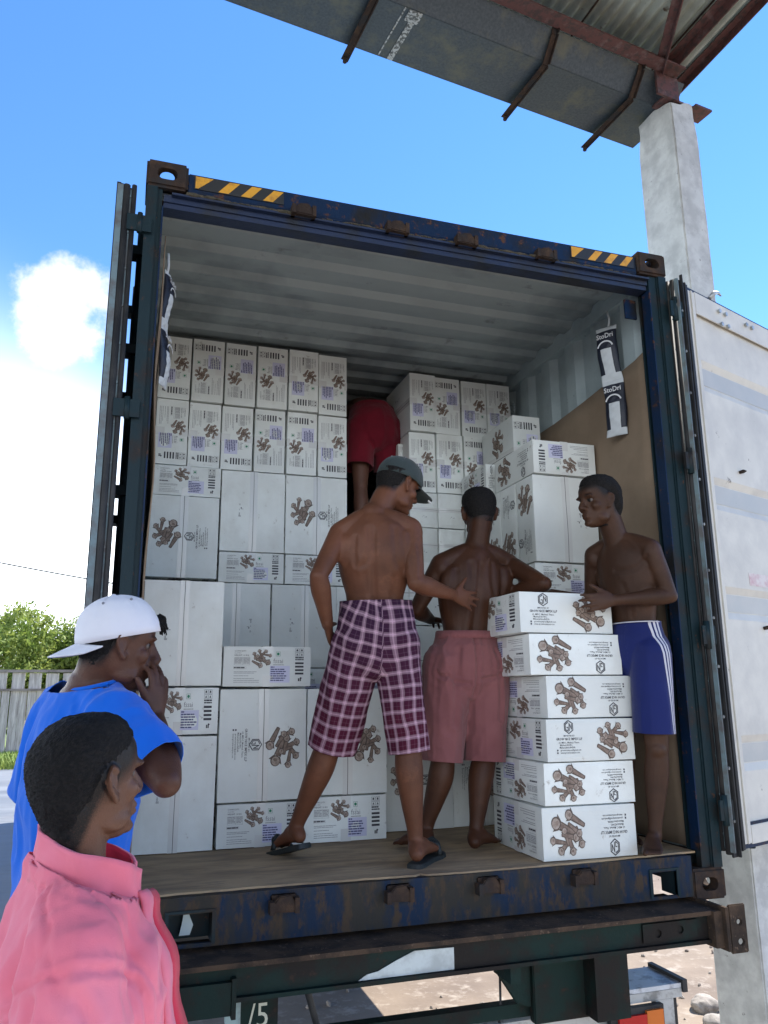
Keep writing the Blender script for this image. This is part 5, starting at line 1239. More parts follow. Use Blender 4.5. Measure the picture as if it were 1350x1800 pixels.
def groove(host, pts, depth=.003, sig=.004, sub=14):
    """press a sewn seam into a garment"""
    P = [V(p) for p in pts]; Q = np.array([crom(P, i/sub) for i in range((len(P)-1)*sub+1)]); X = getco(host.data); N = getno(host.data)
    d = np.full(len(X), 9.0)
    for a, b in zip(Q, Q[1:]):
        ab = b-a; t = np.clip(((X-a) @ ab)/(ab @ ab), 0, 1); r = X-a-np.outer(t, ab); rn = np.sum(r*N, 1); r = r-N*rn[:, None]; dd = np.linalg.norm(r, axis=1); dd[np.abs(rn) > .05] = 9; d = np.minimum(d, dd)
    setco(host.data, X-N*(np.exp(-(d/sig)**2)*depth-np.exp(-((d-sig*2.4)/sig)**2)*depth*.45)[:, None])
def person(label, base): return empty('person', base, label, 'person')
def uv_legs(sw, fw, hipc, legs):
    """per-leg cylindrical cloth coordinates: u around (0 at the back), v down"""
    sw, fw = np.array(V(sw).normalized()), np.array(V(fw).normalized()); mid = (V(legs[0][1])+V(legs[1][1])+V(legs[0][0])+V(legs[1][0]))/4
    def fn(P):
        u, v = np.zeros(len(P)), np.zeros(len(P)); side = (P-np.array(mid)) @ sw
        m2 = (P-np.array(mid))
        for a, b, *_ in legs:
            a, b = V(a), V(b); s = 1 if ((a+b)/2-mid).dot(V(sw)) > 0 else -1; msk = (side*s) > 0
            d = np.array((b-a).normalized()); rel = P-np.array(a); t = rel @ d; lat = rel @ sw; fo = rel @ fw; dd = np.array(b-a) @ sw/max(1e-3, (b-a).length)
            lat2 = lat-t*dd; fo2 = fo-t*(np.array(b-a) @ fw/(b-a).length); ang = np.arctan2(lat2, -fo2)
            u[msk] = (ang*.098+s*.2)[msk]; v[msk] = t[msk]
        return u, v
    def warped(P):
        u, v = fn(P); return u+vnoise(P, 11, 61)*.006+vnoise(P, 28, 62)*.0022, v+vnoise(P, 9, 63)*.007+vnoise(P, 26, 64)*.0022
    return warped
# ---------------------------------------------------------------- A: man in plaid shorts
J = dict(pel=(1.015, .22, 1.00), wai=(1.00, .20, 1.17), che=(.992, .17, 1.36), c7=(.985, .165, 1.535), sp=(.99, -.10, 0), ss=heading(108)+V((0, 0, .05)),
         shL=(.850, .20, 1.455), shR=(1.135, .125, 1.475), elL=(.742, .12, 1.265), wrL=(.805, .22, 1.085), elR=(1.128, .06, 1.245), wrR=(1.350, .215, 1.222),
         haL=dict(d=(.35, .75, -.6), dorsal=(-.9, -.1, -.2), thumb=(.2, .5, .8), curl=(50, 50, 55, 55)), haR=dict(d=(.93, .28, -.16), dorsal=(.25, -1, 0), thumb=(.1, 0, 1), curl=(8, 6, 8, 12), spread=(12, 4, -5, -16), tout=.8),
         head=(1.108, .205, 1.683), hf=heading(72, -24), hu=(.30, .08, .95),
         hipL=(.935, .24, .97), knL=(.850, .36, .62), anL=(.742, .49, .275), heelL=(.762, .435, .235), toeL=(.690, .625, .180),
         hipR=(1.100, .21, .97), knR=(1.128, .18, .62), anR=(1.160, .195, .245), heelR=(1.135, .135, .190), toeR=(1.285, .315, .190))
A = person('shirtless man in grey cap and maroon plaid shorts, hand on another man\'s back', (1.0, .25, .166))
me, hm = build_body(J, build=1.0)
hair_mask(me, hm, std_fade); bodyA = link('body', me, skin_mat('skin_warm_brown', (.138, .056, .031)), A, smooth=True)
for s_ in (-1, 1):      # shoulder blade borders, armpit creases, small of the back
    groove(bodyA, [(.990+s_*.055, .07, 1.465), (.990+s_*.052, .07, 1.40), (.990+s_*.062, .07, 1.33), (.990+s_*.095, .08, 1.30)], .0034, .0110)
    groove(bodyA, [(.990+s_*.115, .09, 1.43), (.990+s_*.120, .09, 1.37), (.990+s_*.112, .10, 1.31)], .0030, .0090)
    groove(bodyA, [(.990+s_*.065, .09, 1.27), (.995+s_*.060, .10, 1.20)], .0022, .0120)
groove(bodyA, [(1.145, .03, 1.40), (1.150, .02, 1.33), (1.14, .0, 1.28)], .0030, .0100)
eyes(A, hm); hair_cap(A, hm, .008, 3, zmax=.045)
mc = cloth('grey_green_cap', (.045, .062, .062), (.03, .042, .042)); hf, hu = V(J['hf']), V(J['hu']).normalized(); hf = (hf-hu*hf.dot(hu)).normalized()
Hc, W_ = cap_hat(A, V(J['head'])+hu*.030+hf*.0, hf, hu, (.086, .108, .098), mc, brim=.078, tilt=.25, droop=1.0)
bm = bmesh.new()
for (a, b) in (((.018, .158, -.032), (.024, .172, -.040)), ((.030, .150, -.034), (.036, .164, -.042))): bar(bm, W_(*a), W_(*b), .005, .004)  # white bars stand in for the reflection on the brim
for x in (-.03, .05): bmesh.ops.create_icosphere(bm, subdivisions=1, radius=.004, matrix=Matrix.Translation(W_(x, .02, .094)))
obj('glint_mark', bm, mat('white_glint', (.7, .72, .72), .7, vary=0), Hc)
def plaid():
    m = bpy.data.materials.new('maroon_plaid'); m.use_nodes = True; t = m.node_tree; b = t.nodes['Principled BSDF']; b.inputs['Roughness'].default_value = .9; b.inputs['Specular IOR Level'].default_value = .15
    uv = t.nodes.new('ShaderNodeUVMap'); uv.uv_map = 'uv'; sp_ = t.nodes.new('ShaderNodeSeparateXYZ'); t.links.new(uv.outputs[0], sp_.inputs[0])
    def M2(op, a, b_=None, c=None):
        n = t.nodes.new('ShaderNodeMath'); n.operation = op
        for i, v in enumerate((a, b_, c)):
            if v is None: continue
            if isinstance(v, (int, float)): n.inputs[i].default_value = v
            else: t.links.new(v, n.inputs[i])
        return n.outputs[0]
    def band(src, period, centre, half, soft=.05):
        f = M2('FRACT', M2('MULTIPLY', src, 1/period)); d = M2('ABSOLUTE', M2('SUBTRACT', f, centre)); n = t.nodes.new('ShaderNodeMapRange'); t.links.new(d, n.inputs[0]); n.inputs[1].default_value = half+soft; n.inputs[2].default_value = half; return n.outputs[0]
    def stripes(src, p):
        w_ = M2('MULTIPLY', band(src, p, .5, .13), .50); a = M2('MULTIPLY', band(src, p, .5, .022, .02), .55); c = M2('MULTIPLY', band(src, p, .5, .17, .02), .12); l = M2('MULTIPLY', band(src, p, .04, .012, .02), .14); return M2('ADD', M2('ADD', w_, a), M2('ADD', c, l))
    s = M2('ADD', stripes(sp_.outputs[0], .049), stripes(sp_.outputs[1], .051)); s = M2('MULTIPLY', s, .52)
    n1 = t.nodes.new('ShaderNodeTexNoise'); n1.inputs['Scale'].default_value = 6; tc_ = t.nodes.new('ShaderNodeTexCoord'); t.links.new(tc_.outputs['Object'], n1.inputs['Vector'])
    g_ = t.nodes.new('ShaderNodeMapRange'); t.links.new(sp_.outputs[1], g_.inputs[0]); g_.inputs[1].default_value = -.25; g_.inputs[2].default_value = .35
    base = t.nodes.new('ShaderNodeMix'); base.data_type = 'RGBA'; t.links.new(M2('ADD', g_.outputs[0], M2('MULTIPLY', M2('SUBTRACT', n1.outputs[0], .5), .6)), base.inputs[0]); base.inputs[6].default_value = (.022, .011, .032, 1); base.inputs[7].default_value = (.060, .008, .022, 1)
    mx = t.nodes.new('ShaderNodeMix'); mx.data_type = 'RGBA'; mx.clamp_factor = True; t.links.new(s, mx.inputs[0]); t.links.new(base.outputs[2], mx.inputs[6]); mx.inputs[7].default_value = (.46, .30, .37, 1); t.links.new(mx.outputs[2], b.inputs['Base Color'])
    return m
LA = [((.935, .225, 1.02), (.868, .37, .600), (.102, .105), (.103, .100)), ((1.090, .205, 1.02), (1.135, .185, .585), (.098, .105), (.080, .088))]
shorts(A, plaid(), (1.006, .205, 1.185), (.99, -.08, 0), (1.012, .215, 1.02), LA, (.150, .105), (.168, .130), fold=((9, 9, 2.2, .009, 1), (20, 20, 5, .0035, 2)), uv=uv_legs((.99, -.08, 0), (.08, .99, 0), None, LA), vox=.006)
m_rub = mat('sandal_rubber', (.012, .018, .020), .6, vary=.1)
def sandal(par, heel, toe, side, drop=.016, bend=0):
    heel, toe = V(heel), V(toe); d = (toe-heel).normalized(); s = V(side); s = (s-d*s.dot(d)).normalized(); u = s.cross(d); u = u if u.z > 0 else -u
    L_ = (toe-heel).length+.07; bm = bmesh.new(); n = 20; top, bot = [], []
    pr = [(0, .008), (.02, .028), (.10, .034), (.28, .033), (.5, .035), (.72, .046), (.86, .045), (.95, .034), (1, .012)]
    P = [(a, b) for a, b in pr]+[(a, -b) for a, b in pr[::-1]]
    A_ = [bm.verts.new(heel-d*.022+d*a*L_+s*b-u*(drop-.008)) for a, b in P]; B_ = [bm.verts.new(heel-d*.022+d*a*L_+s*b*1.03-u*(drop+.012)) for a, b in P]
    bm.faces.new(A_); bm.faces.new(B_[::-1]); m_ = len(P)
    for i in range(m_): bm.faces.new((A_[i], B_[i], B_[(i+1) % m_], A_[(i+1) % m_]))
    bmesh.ops.recalc_face_normals(bm, faces=bm.faces[:]); so_ = obj('sandal', bm, m_rub, par, bevel=.003)
    bm = bmesh.new(); c = heel+d*L_*.62; tube(bm, [c-s*.044-u*.006, c-s*.036+u*.030-d*.01, c+u*.044, c+s*.036+u*.030-d*.01, c+s*.044-u*.006], [.006]*5, 8); tube(bm, [heel+d*L_*.55-s*.043-u*.004, c-s*.030+u*.036, c+u*.05+d*.02, c+s*.030+u*.036, heel+d*L_*.55+s*.043-u*.004], [.008]*5, 8); obj('strap', bm, m_rub, so_)
sandal(A, J['heelR'], J['toeR'], V((.62, -.5, 0))); sandal(A, J['heelL'], J['toeL'], V((-.9, -.4, 0)))
# ---------------------------------------------------------------- B: man in pink shorts, leaning on the stack
J = dict(pel=(1.500, .43, .90), wai=(1.508, .425, 1.06), che=(1.530, .425, 1.26), c7=(1.565, .42, 1.465), sp=(1, 0, 0), ss=heading(93)+V((0, 0, .03)),
         shL=(1.385, .425, 1.385), shR=(1.735, .425, 1.400), elL=(1.285, .48, 1.185), wrL=(1.43, .68, 1.16), elR=(1.795, .215, 1.285), wrR=(1.715, .44, 1.262),
         haL=dict(d=(.7, .7, 0), dorsal=(0, 0, 1), thumb=(1, -.5, 0)), haR=dict(d=(-.35, .93, 0), dorsal=(0, 0, 1), thumb=(-1, 0, 0)), head=(1.597, .445, 1.650), hf=heading(10, -12), hu=(0, .15, 1),
         hipL=(1.415, .44, .90), knL=(1.375, .42, .55), anL=(1.300, .455, .240), heelL=(1.300, .400, .188), toeL=(1.190, .53, .182),
         hipR=(1.585, .43, .90), knR=(1.565, .40, .55), anR=(1.490, .365, .235), heelR=(1.455, .320, .186), toeR=(1.610, .425, .182))
B = person('shirtless man in faded pink shorts seen from behind, elbow on the carton stack', (1.5, .4, .166))
me, hm = build_body(J, build=.99); hair_mask(me, hm, std_fade); bodyB = link('body', me, skin_mat('skin_dark', (.068, .027, .014), rough=.40), B, smooth=True)
for s_ in (-1, 1):
    groove(bodyB, [(1.552+s_*.055, .33, 1.385), (1.550+s_*.050, .33, 1.32), (1.545+s_*.062, .33, 1.25), (1.54+s_*.095, .34, 1.22)], .0036, .0110)
    groove(bodyB, [(1.545+s_*.115, .35, 1.35), (1.54+s_*.118, .35, 1.29), (1.535+s_*.110, .36, 1.23)], .0032, .0090)
eyes(B, hm); hair_cap(B, hm, .009, 5)
LB = [((1.405, .425, .93), (1.365, .42, .525), (.112, .115), (.088, .092)), ((1.590, .425, .93), (1.560, .405, .520), (.108, .115), (.086, .092))]
shB = shorts(B, cloth('faded_pink_cloth', (.225, .088, .090), (.17, .062, .066)), (1.508, .425, 1.075), (1, 0, 0), (1.497, .425, .93), LB, (.142, .100), (.186, .135), fold=((9, 9, 2, .011, 4), (24, 24, 4, .0035, 5), (14, 14, 14, .004, 6)), vox=.006, gl=.06)
bm = bmesh.new(); rnd = random.Random(3)      # gathered elastic waistband
N_ = 150; rows = []
for k in range(N_):
    a = 2*math.pi*k/N_; q = 1+.014*math.sin(k*2.1+rnd.random()*1.6); rows.append([bm.verts.new((1.508+math.cos(a)*.147*q*e, .425+math.sin(a)*.105*q*e, 1.082+dz)) for dz, e in ((-.034, 1.03), (-.018, 1.015), (0, 1.0))])
for k in range(N_):
    for j in range(2): bm.faces.new((rows[k][j], rows[(k+1) % N_][j], rows[(k+1) % N_][j+1], rows[k][j+1]))
o = obj('waistband', bm, cloth('faded_pink_band', (.235, .085, .088)), B, smooth=True); o.modifiers.new('s', 'SOLIDIFY').thickness = .004
groove(shB, [(1.500, .31, 1.06), (1.498, .295, .98), (1.495, .30, .90), (1.490, .33, .80)], .0090, .0070)
groove(shB, [(1.52, .30, .87), (1.57, .30, .875), (1.64, .33, .90)], .0090, .0075)
groove(shB, [(1.46, .30, .85), (1.40, .32, .86), (1.34, .36, .90)], .0080, .0075)
groove(shB, [(1.60, .31, 1.00), (1.61, .31, .85), (1.60, .32, .70)], .0060, .0090)
groove(shB, [(1.42, .31, 1.00), (1.40, .31, .85), (1.39, .32, .68)], .0060, .0090)
# ---------------------------------------------------------------- C: man in blue striped shorts
J = shift(dict(pel=(2.175, .065, .98), wai=(2.168, .06, 1.10), che=(2.160, .06, 1.29), c7=(2.125, .065, 1.470), sp=heading(345)+V((0, 0, 0)), ss=heading(345),
         shL=(2.185, -.080, 1.405), shR=(2.085, .205, 1.42), elL=(2.240, -.105, 1.205), wrL=(2.010, -.045, 1.188), elR=(2.11, .29, 1.21), wrR=(1.93, .33, 1.258),
         haL=dict(d=(-1, .10, -.10), dorsal=(0, -1, 0), thumb=(.1, 0, 1), curl=(16, 12, 14, 20), spread=(6, 2, -4, -10), tout=.55), haR=dict(d=(-1, .1, -.05), dorsal=(0, 0, 1), thumb=(0, -1, 0)),
         head=(2.022, .045, 1.632), hf=heading(264, 0), hu=(-.08, 0, 1), hs=.98,
         hipL=(2.190, -.005, .93), knL=(2.190, .000, .58), anL=(2.160, .020, .245), heelL=(2.175, .060, .190), toeL=(2.080, -.070, .186),
         hipR=(2.150, .140, .93), knR=(2.16, .20, .58), anR=(2.19, .26, .245), heelR=(2.21, .31, .188), toeR=(2.15, .16, .184)), (-.030, 0, 0))
C3 = person('shirtless barefoot man in blue shorts with white side stripes, hand on top carton', (2.17, .06, .166))
J['pec'] = 0; me, hm = build_body(J, build=.90); hair_mask(me, hm, std_fade); bodyC = link('body', me, skin_mat('skin_deep_brown', (.060, .028, .016), rough=.45), C3, smooth=True)
groove(bodyC, [(2.035, .02, 1.325), (2.045, -.04, 1.318), (2.085, -.085, 1.335), (2.11, -.10, 1.37)], .0032, .0100)
groove(bodyC, [(2.05, .0, 1.26), (2.06, -.02, 1.18), (2.065, -.02, 1.12)], .0022, .0100)
eyes(C3, hm, 1); hair_cap(C3, hm, .017, 7, line=line_high)
def stripes():
    m = cloth('blue_sports_cloth', (.002, .010, .100), (.002, .007, .07), rough=.6); t = m.node_tree; b = t.nodes['Principled BSDF']; src = b.inputs['Base Color'].links[0].from_socket
    uv = t.nodes.new('ShaderNodeUVMap'); uv.uv_map = 'uv'; sp_ = t.nodes.new('ShaderNodeSeparateXYZ'); t.links.new(uv.outputs[0], sp_.inputs[0])
    f = t.nodes.new('ShaderNodeMath'); f.operation = 'PINGPONG'; f.inputs[1].default_value = .0085; t.links.new(sp_.outputs[0], f.inputs[0])
    g1 = t.nodes.new('ShaderNodeMath'); g1.operation = 'LESS_THAN'; g1.inputs[1].default_value = .0048; t.links.new(f.outputs[0], g1.inputs[0])
    ab = t.nodes.new('ShaderNodeMath'); ab.operation = 'ABSOLUTE'; t.links.new(sp_.outputs[0], ab.inputs[0]); g2 = t.nodes.new('ShaderNodeMath'); g2.operation = 'LESS_THAN'; g2.inputs[1].default_value = .0225; t.links.new(ab.outputs[0], g2.inputs[0])
    mu = t.nodes.new('ShaderNodeMath'); mu.operation = 'MULTIPLY'; t.links.new(g1.outputs[0], mu.inputs[0]); t.links.new(g2.outputs[0], mu.inputs[1])
    mx = t.nodes.new('ShaderNodeMix'); mx.data_type = 'RGBA'; t.links.new(mu.outputs[0], mx.inputs[0]); t.links.new(src, mx.inputs[6]); mx.inputs[7].default_value = (.50, .50, .55, 1); t.links.new(mx.outputs[2], b.inputs['Base Color']); return m
sw = heading(345); fw = V((0, 0, 1)).cross(sw)
def uvC(P):
    c = np.array((2.145, .02, 0)); rel = P-c; out = -(rel @ np.array(sw)); fo = rel @ np.array(fw); dz = 1.05-P[:, 2]
    return np.where(out > -.02, -(fo-.012+.13*dz), 5.0), P[:, 2]
LC = [((2.155, -.015, .97), (2.150, -.000, .645), (.084, .085), (.086, .088)), ((2.120, .135, .97), (2.130, .175, .645), (.085, .085), (.09, .085))]
LC = [(a, b, (rb[1], rb[0]), (rd[1], rd[0])) for a, b, rb, rd in LC]
shorts(C3, stripes(), (2.140, .06, 1.105), sw, (2.142, .062, .99), LC, (.125, .088), (.138, .094), fold=((8, 8, 2.5, .005, 8),), uv=uvC, vox=.006, gl=.04)
bm = bmesh.new(); tube(bm, [(2.140+math.cos(a)*.093, .06+math.sin(a)*.130, 1.100) for a in np.linspace(0, 2*math.pi, 40)], .0025, 6, cap=False); obj('waist_piping', bm, mat('white_piping', (.5, .5, .55), .7, vary=0), C3)
# ---------------------------------------------------------------- D: man in red shorts bending into the load
J = dict(pel=(1.475, 1.74, 2.50), wai=(1.475, 1.80, 2.63), che=(1.49, 1.98, 2.70), c7=(1.51, 2.16, 2.70), sp=(1, 0, 0), ss=(1, 0, 0), shL=(1.35, 2.08, 2.66), shR=(1.67, 2.06, 2.66), elL=(1.30, 2.2, 2.42), wrL=(1.36, 2.42, 2.36),
         elR=(1.712, 1.86, 2.52), wrR=(1.66, 2.02, 2.34), haL=dict(d=(.2, .9, 0), dorsal=(0, 0, 1), thumb=(1, 0, 0)), haR=dict(d=(0, .9, -.3), dorsal=(0, 0, 1), thumb=(-1, 0, 0)), head=(1.52, 2.29, 2.62), hf=(0, .6, -.8), hu=(0, .8, .6),
         hipL=(1.385, 1.74, 2.46), knL=(1.375, 1.70, 2.07), anL=(1.375, 1.72, 1.67), heelL=(1.37, 1.68, 1.604), toeL=(1.34, 1.86, 1.60), hipR=(1.565, 1.74, 2.46), knR=(1.59, 1.80, 2.08), anR=(1.60, 1.96, 1.68), heelR=(1.60, 1.92, 1.604), toeR=(1.62, 2.10, 1.60))
D4 = person('man in dark red shorts standing on the load between the stacks, bending away', (1.475, 1.75, 1.58))
me, hm = build_body(J, vox=.007, build=.86); hair_mask(me, hm, std_fade); link('body', me, skin_mat('skin_mid_brown', (.13, .06, .04)), D4, smooth=True); hair_cap(D4, hm, .010, 9)
LD = [((1.385, 1.74, 2.47), (1.365, 1.705, 2.205), (.098, .105), (.092, .098)), ((1.570, 1.745, 2.47), (1.585, 1.775, 2.205), (.098, .105), (.092, .098))]
shorts(D4, cloth('dark_red_cloth', (.17, .006, .018), (.10, .004, .012)), (1.478, 1.79, 2.625), (1, 0, 0), (1.478, 1.745, 2.49), LD, (.150, .125), (.172, .150), fold=((10, 10, 2, .007, 11), (24, 24, 4, .002, 12)), vox=.007)
# ---------------------------------------------------------------- E: man in blue T-shirt and white cap
J = dict(pel=(-.045, -.66, .24), wai=(-.055, -.66, .42), che=(-.055, -.665, .63), c7=(-.045, -.675, .835), sp=heading(150), ss=heading(153),
         shR=(.020, -.800, .752), shL=(-.118, -.535, .765), elR=(.145, -.925, .618), wrR=(.122, -.715, .752), elL=(-.17, -.45, .50), wrL=(-.12, -.42, .26),
         haR=dict(d=(.05, .08, 1), dorsal=(.75, -.65, 0), thumb=(-.65, -.75, .1), curl=(24, 20, 22, 28), spread=(6, 2, -4, -9), tout=.5), haL=dict(d=(.2, 0, -1), dorsal=(0, 1, 0), thumb=(1, 0, 0)),
         head=(.020, -.690, .942), hf=heading(80, -3), hu=(.10, 0, 1), hs=1.0,
         hipL=(-.10, -.58, .20), knL=(-.10, -.58, -.24), anL=(-.12, -.60, -.635), heelL=(-.16, -.62, -.70), toeL=(.0, -.56, -.70), hipR=(.0, -.75, .20), knR=(.02, -.76, -.24), anR=(.0, -.77, -.635), heelR=(-.04, -.79, -.70), toeR=(.11, -.70, -.70))
J['trap'] = .72; J['ss'] = heading(153); J['sp'] = heading(150)
E5 = person('man in blue T-shirt and backward white cap, hand raised to his mouth', (-.05, -.66, -.72))
me, hm = build_body(J, build=1.0, vox=.0048); hair_mask(me, hm, std_fade); link('body', me, skin_mat('skin_rich_brown', (.090, .040, .026), rough=.38), E5, smooth=True)
eyes(E5, hm); hair_cap(E5, hm, .008, 13, zmax=.045)
hf, hu = V(J['hf']), V(J['hu']).normalized(); hf = (hf-hu*hf.dot(hu)).normalized(); t_ = R(17); cu = hu*math.cos(t_)-hf*math.sin(t_); cf = -(hf*math.cos(t_)+hu*math.sin(t_))
Hc, W_ = cap_hat(E5, V(J['head'])+hu*.026-hf*.006, cf, cu, (.090, .108, .102), cloth('white_cap_cotton', (.70, .70, .74), (.62, .62, .67)), brim=.072, tilt=.30, droop=.9)
bm = bmesh.new(); rnd = random.Random(6)     # tuft of hair over the strap
for k in range(60):
    b = V(J['head'])+hf*(.090+rnd.uniform(-.004, .006))+hu*(.070+rnd.uniform(-.012, .02))+hf.cross(hu)*rnd.uniform(-.03, .03); e = b+hf*rnd.uniform(.008, .022)+hu*rnd.uniform(-.03, -.002); tube(bm, [b, (b+e)/2+hf*.006, e], [.004, .003, .0012], 5)
obj('hair_tuft', bm, M['hair'], E5)
m_blue = cloth('royal_blue_cotton', (.004, .125, .62), (.003, .10, .50), bump=.2)
ss = V(J['ss']).normalized(); upz = V((0, 0, 1)); fs = upz.cross(ss).normalized()
def tee():
    bm = bmesh.new(); c7, che, wai, pel = [V(J[k]) for k in ('c7', 'che', 'wai', 'pel')]
    limb(bm, [c7-upz*.000, c7.lerp(che, .30), che+upz*.05, che-upz*.05, wai, pel-upz*.02, pel-upz*.10], [(.068, .062), (.140, .092), (.178, .122), (.180, .128), (.168, .122), (.172, .128), (.176, .132)], side=ss, n=34)
    for k, s in (('R', 1), ('L', -1)):
        sh = V(J['sh'+k]); e = V(J['el'+k]); limb(bm, [c7+ss*s*.045-upz*.024, c7.lerp(sh, .6)+upz*.004, sh+upz*.008], [.060, .062, .066], n=18)
        en = sh.lerp(e, .80); limb(bm, [sh-ss*s*.05-upz*.02, sh+upz*.0, sh.lerp(e, .45), en, en+(e-sh).normalized()*.03], [.070, .072, .080, .078, .080], n=22)
        ball(bm, sh.lerp(che, .3)-upz*.05-fs*.03, (.075, .060, .09), (ss, fs, upz))
    eR, sR = V(J['elR']), V(J['shR']); dR = (eR-sR).normalized(); eL, sL = V(J['elL']), V(J['shL']); dL = (eL-sL).normalized()
    cuts = [(sR.lerp(eR, .80), dR, lambda c: (c-sR).dot(ss) > -.02 and (c-sR).dot(dR) > .10 and (c-sR.lerp(eR, .8)).length < .12), (sL.lerp(eL, .80), dL, lambda c: (c-sL).dot(-ss) > -.02 and (c-sL).dot(dL) > .08 and (c-sL.lerp(eL, .8)).length < .12),
            (c7+V((.012, 0, .006)), (V((0, 0, 1))+fs*-.25).normalized(), lambda c: (c-c7).length < .13), (pel-upz*.08, -upz, None)]
    return garment('tshirt', bm, E5, m_blue, .006, 5, ((6, 6, 2.6, .012, 21), (14, 14, 6, .008, 22), (30, 30, 12, .0014, 23)), cuts)
tee()
bm = bmesh.new(); c = V(J['c7'])+V((.012, 0, .006)); nrm_ = (V((0, 0, 1))+fs*-.25).normalized(); a1 = ss; a2 = nrm_.cross(a1).normalized()
tube(bm, [c+a1*math.cos(a)*.071+a2*math.sin(a)*.067 for a in np.linspace(0, 2*math.pi, 48)], .0070, 8, cap=False); obj('collar', bm, m_blue, E5)
def trousers(par, J, m, sc=1, top='pel'):
    bm = bmesh.new(); pel = V(J['pel']); limb(bm, [pel+upz*.10, pel, pel-upz*.08], [(.15, .115), (.165, .125), (.14, .11)], side=V(J['sp']), n=24)
    for k in 'LR': limb(bm, [J['hip'+k], J['kn'+k], V(J['an'+k])+upz*.03], [.100, .085, .075], n=18)
    garment('trousers', bm, par, m, .008, 4, ((8, 8, 4, .008, 31),))
trousers(E5, J, cloth('dark_trousers', (.018, .02, .025)))
# ---------------------------------------------------------------- F: young man in pink jacket, nearest the camera
J = dict(pel=(-.02, -1.28, -.04), wai=(-.02, -1.28, .12), che=(-.025, -1.28, .32), c7=(-.030, -1.285, .510), sp=heading(175), ss=heading(176),
         shR=(-.005, -1.420, .405), shL=(.010, -1.135, .415), elR=(-.01, -1.475, .16), wrR=(.08, -1.46, -.04), elL=(.0, -1.08, .17), wrL=(.08, -1.08, -.03),
         haR=dict(d=(.3, 0, -1), dorsal=(0, -1, 0), thumb=(1, 0, 0)), haL=dict(d=(.3, 0, -1), dorsal=(0, 1, 0), thumb=(1, 0, 0)), head=(-.006, -1.286, .664), hf=heading(56, 5), hu=(-.06, -.02, 1), hs=.945,
         hipL=(-.02, -1.20, -.06), knL=(-.01, -1.20, -.38), anL=(-.03, -1.2, -.66), heelL=(-.07, -1.2, -.71), toeL=(.08, -1.19, -.71), hipR=(-.02, -1.36, -.06), knR=(-.01, -1.36, -.38), anR=(-.03, -1.36, -.66), heelR=(-.07, -1.36, -.71), toeR=(.08, -1.38, -.71))
F6 = person('young man with short black hair in a faded pink jacket, nearest the camera', (-.02, -1.28, -.72))
J['trap'] = .8; me, hm = build_body(J, build=.88, vox=.0042)
def fade_F(Q):
    x, y, z = Q[:, 0], Q[:, 1], Q[:, 2]; line = line_high(y)-.016
    m = smooth01(z-line, -.045, .008)*(z < .13)*(z > -.125); brow = np.exp(-(((np.abs(x)-.032)/.018)**4+((z-.026)/.0045)**2))*(y > .05)*.9; ear = (np.abs(x) > .0785)*(z < .035)
    return np.clip(np.maximum(m*(1-ear), brow), 0, 1)
hair_mask(me, hm, fade_F); link('body', me, skin_mat('skin_tan_brown', (.150, .072, .045), rough=.34), F6, smooth=True); eyes(F6, hm)  # tan brown base skin colour
hair_cap(F6, hm, .015, 17, line=line_high, amp=.0022, bk=.010)
m_pk = cloth('faded_pink_jacket_cloth', (.76, .175, .235), (.76, .24, .31), bump=.25); m_red = cloth('unfaded_red_cloth', (.66, .035, .075), (.58, .03, .06))
ss = V(J['ss']).normalized(); fs = upz.cross(ss).normalized()
def jacket():
    bm = bmesh.new(); c7, che, wai, pel = [V(J[k]) for k in ('c7', 'che', 'wai', 'pel')]
    limb(bm, [c7+upz*.0, c7.lerp(che, .25)+fs*.005, che+upz*.07+fs*.010, che+fs*.02, wai+fs*.02, pel-upz*.02, pel-upz*.12], [(.085, .078), (.125, .105), (.165, .135), (.175, .152), (.172, .150), (.175, .15), (.18, .15)], side=ss, n=36)
    for k, s in (('R', 1), ('L', -1)):
        sh = V(J['sh'+k]); e = V(J['el'+k]); w_ = V(J['wr'+k]); limb(bm, [c7+ss*s*.03-upz*.03, c7.lerp(sh, .6)+upz*.006, sh+upz*.006], [.062, .062, .064], n=20)
        limb(bm, [sh-ss*s*.04, sh, sh.lerp(e, .35), sh.lerp(e, .7), e, e.lerp(w_, .5), w_, w_+upz*-.02], [.072, .078, .082, .078, .070, .066, .056, .054], n=24)
    cuts = [(pel-upz*.10, -upz, lambda c: abs((c-pel).dot(ss)) < .2 and c.z < .0), (c7+upz*.004, (upz+fs*.40).normalized()*1.0, lambda c: (c-c7).length < .14)]
    return garment('jacket', bm, F6, m_pk, .0058, 4, ((5, 5, 2.2, .012, 41), (11, 11, 5, .013, 42), (21, 17, 9, .006, 45), (40, 40, 20, .0012, 43)), cuts)
jk = jacket()
# stand-up collar, open at the front
def band(cx, cy, r0, r1, z_fn, h_fn, a0, a1, n, name, m, th=.005, wob=.002, lean=.0, par=F6, rows_=6, seed=1):
    bm = bmesh.new(); rows = []
    for k in range(n+1):
        a = a0+(a1-a0)*k/n; row = []
        for j in range(rows_+1):
            q = j/rows_; rr = 1+wob/r0*(math.sin(a*7+q*3+seed)+.6*math.sin(a*13-q*2))+lean*q*(1)-.05*math.sin(q*math.pi)*.3
            row.append(bm.verts.new((cx+fs.x*math.sin(a)*r0*rr+ss.x*math.cos(a)*r1*rr, cy+fs.y*math.sin(a)*r0*rr+ss.y*math.cos(a)*r1*rr, z_fn(a)+q*h_fn(a))))
        rows.append(row)
    for A_, B_ in zip(rows, rows[1:]):
        for j in range(rows_): bm.faces.new((A_[j], A_[j+1], B_[j+1], B_[j]))
    o = obj(name, bm, m, par, smooth=True); md = o.modifiers.new('s', 'SOLIDIFY'); md.thickness = th; md.offset = 0; return o
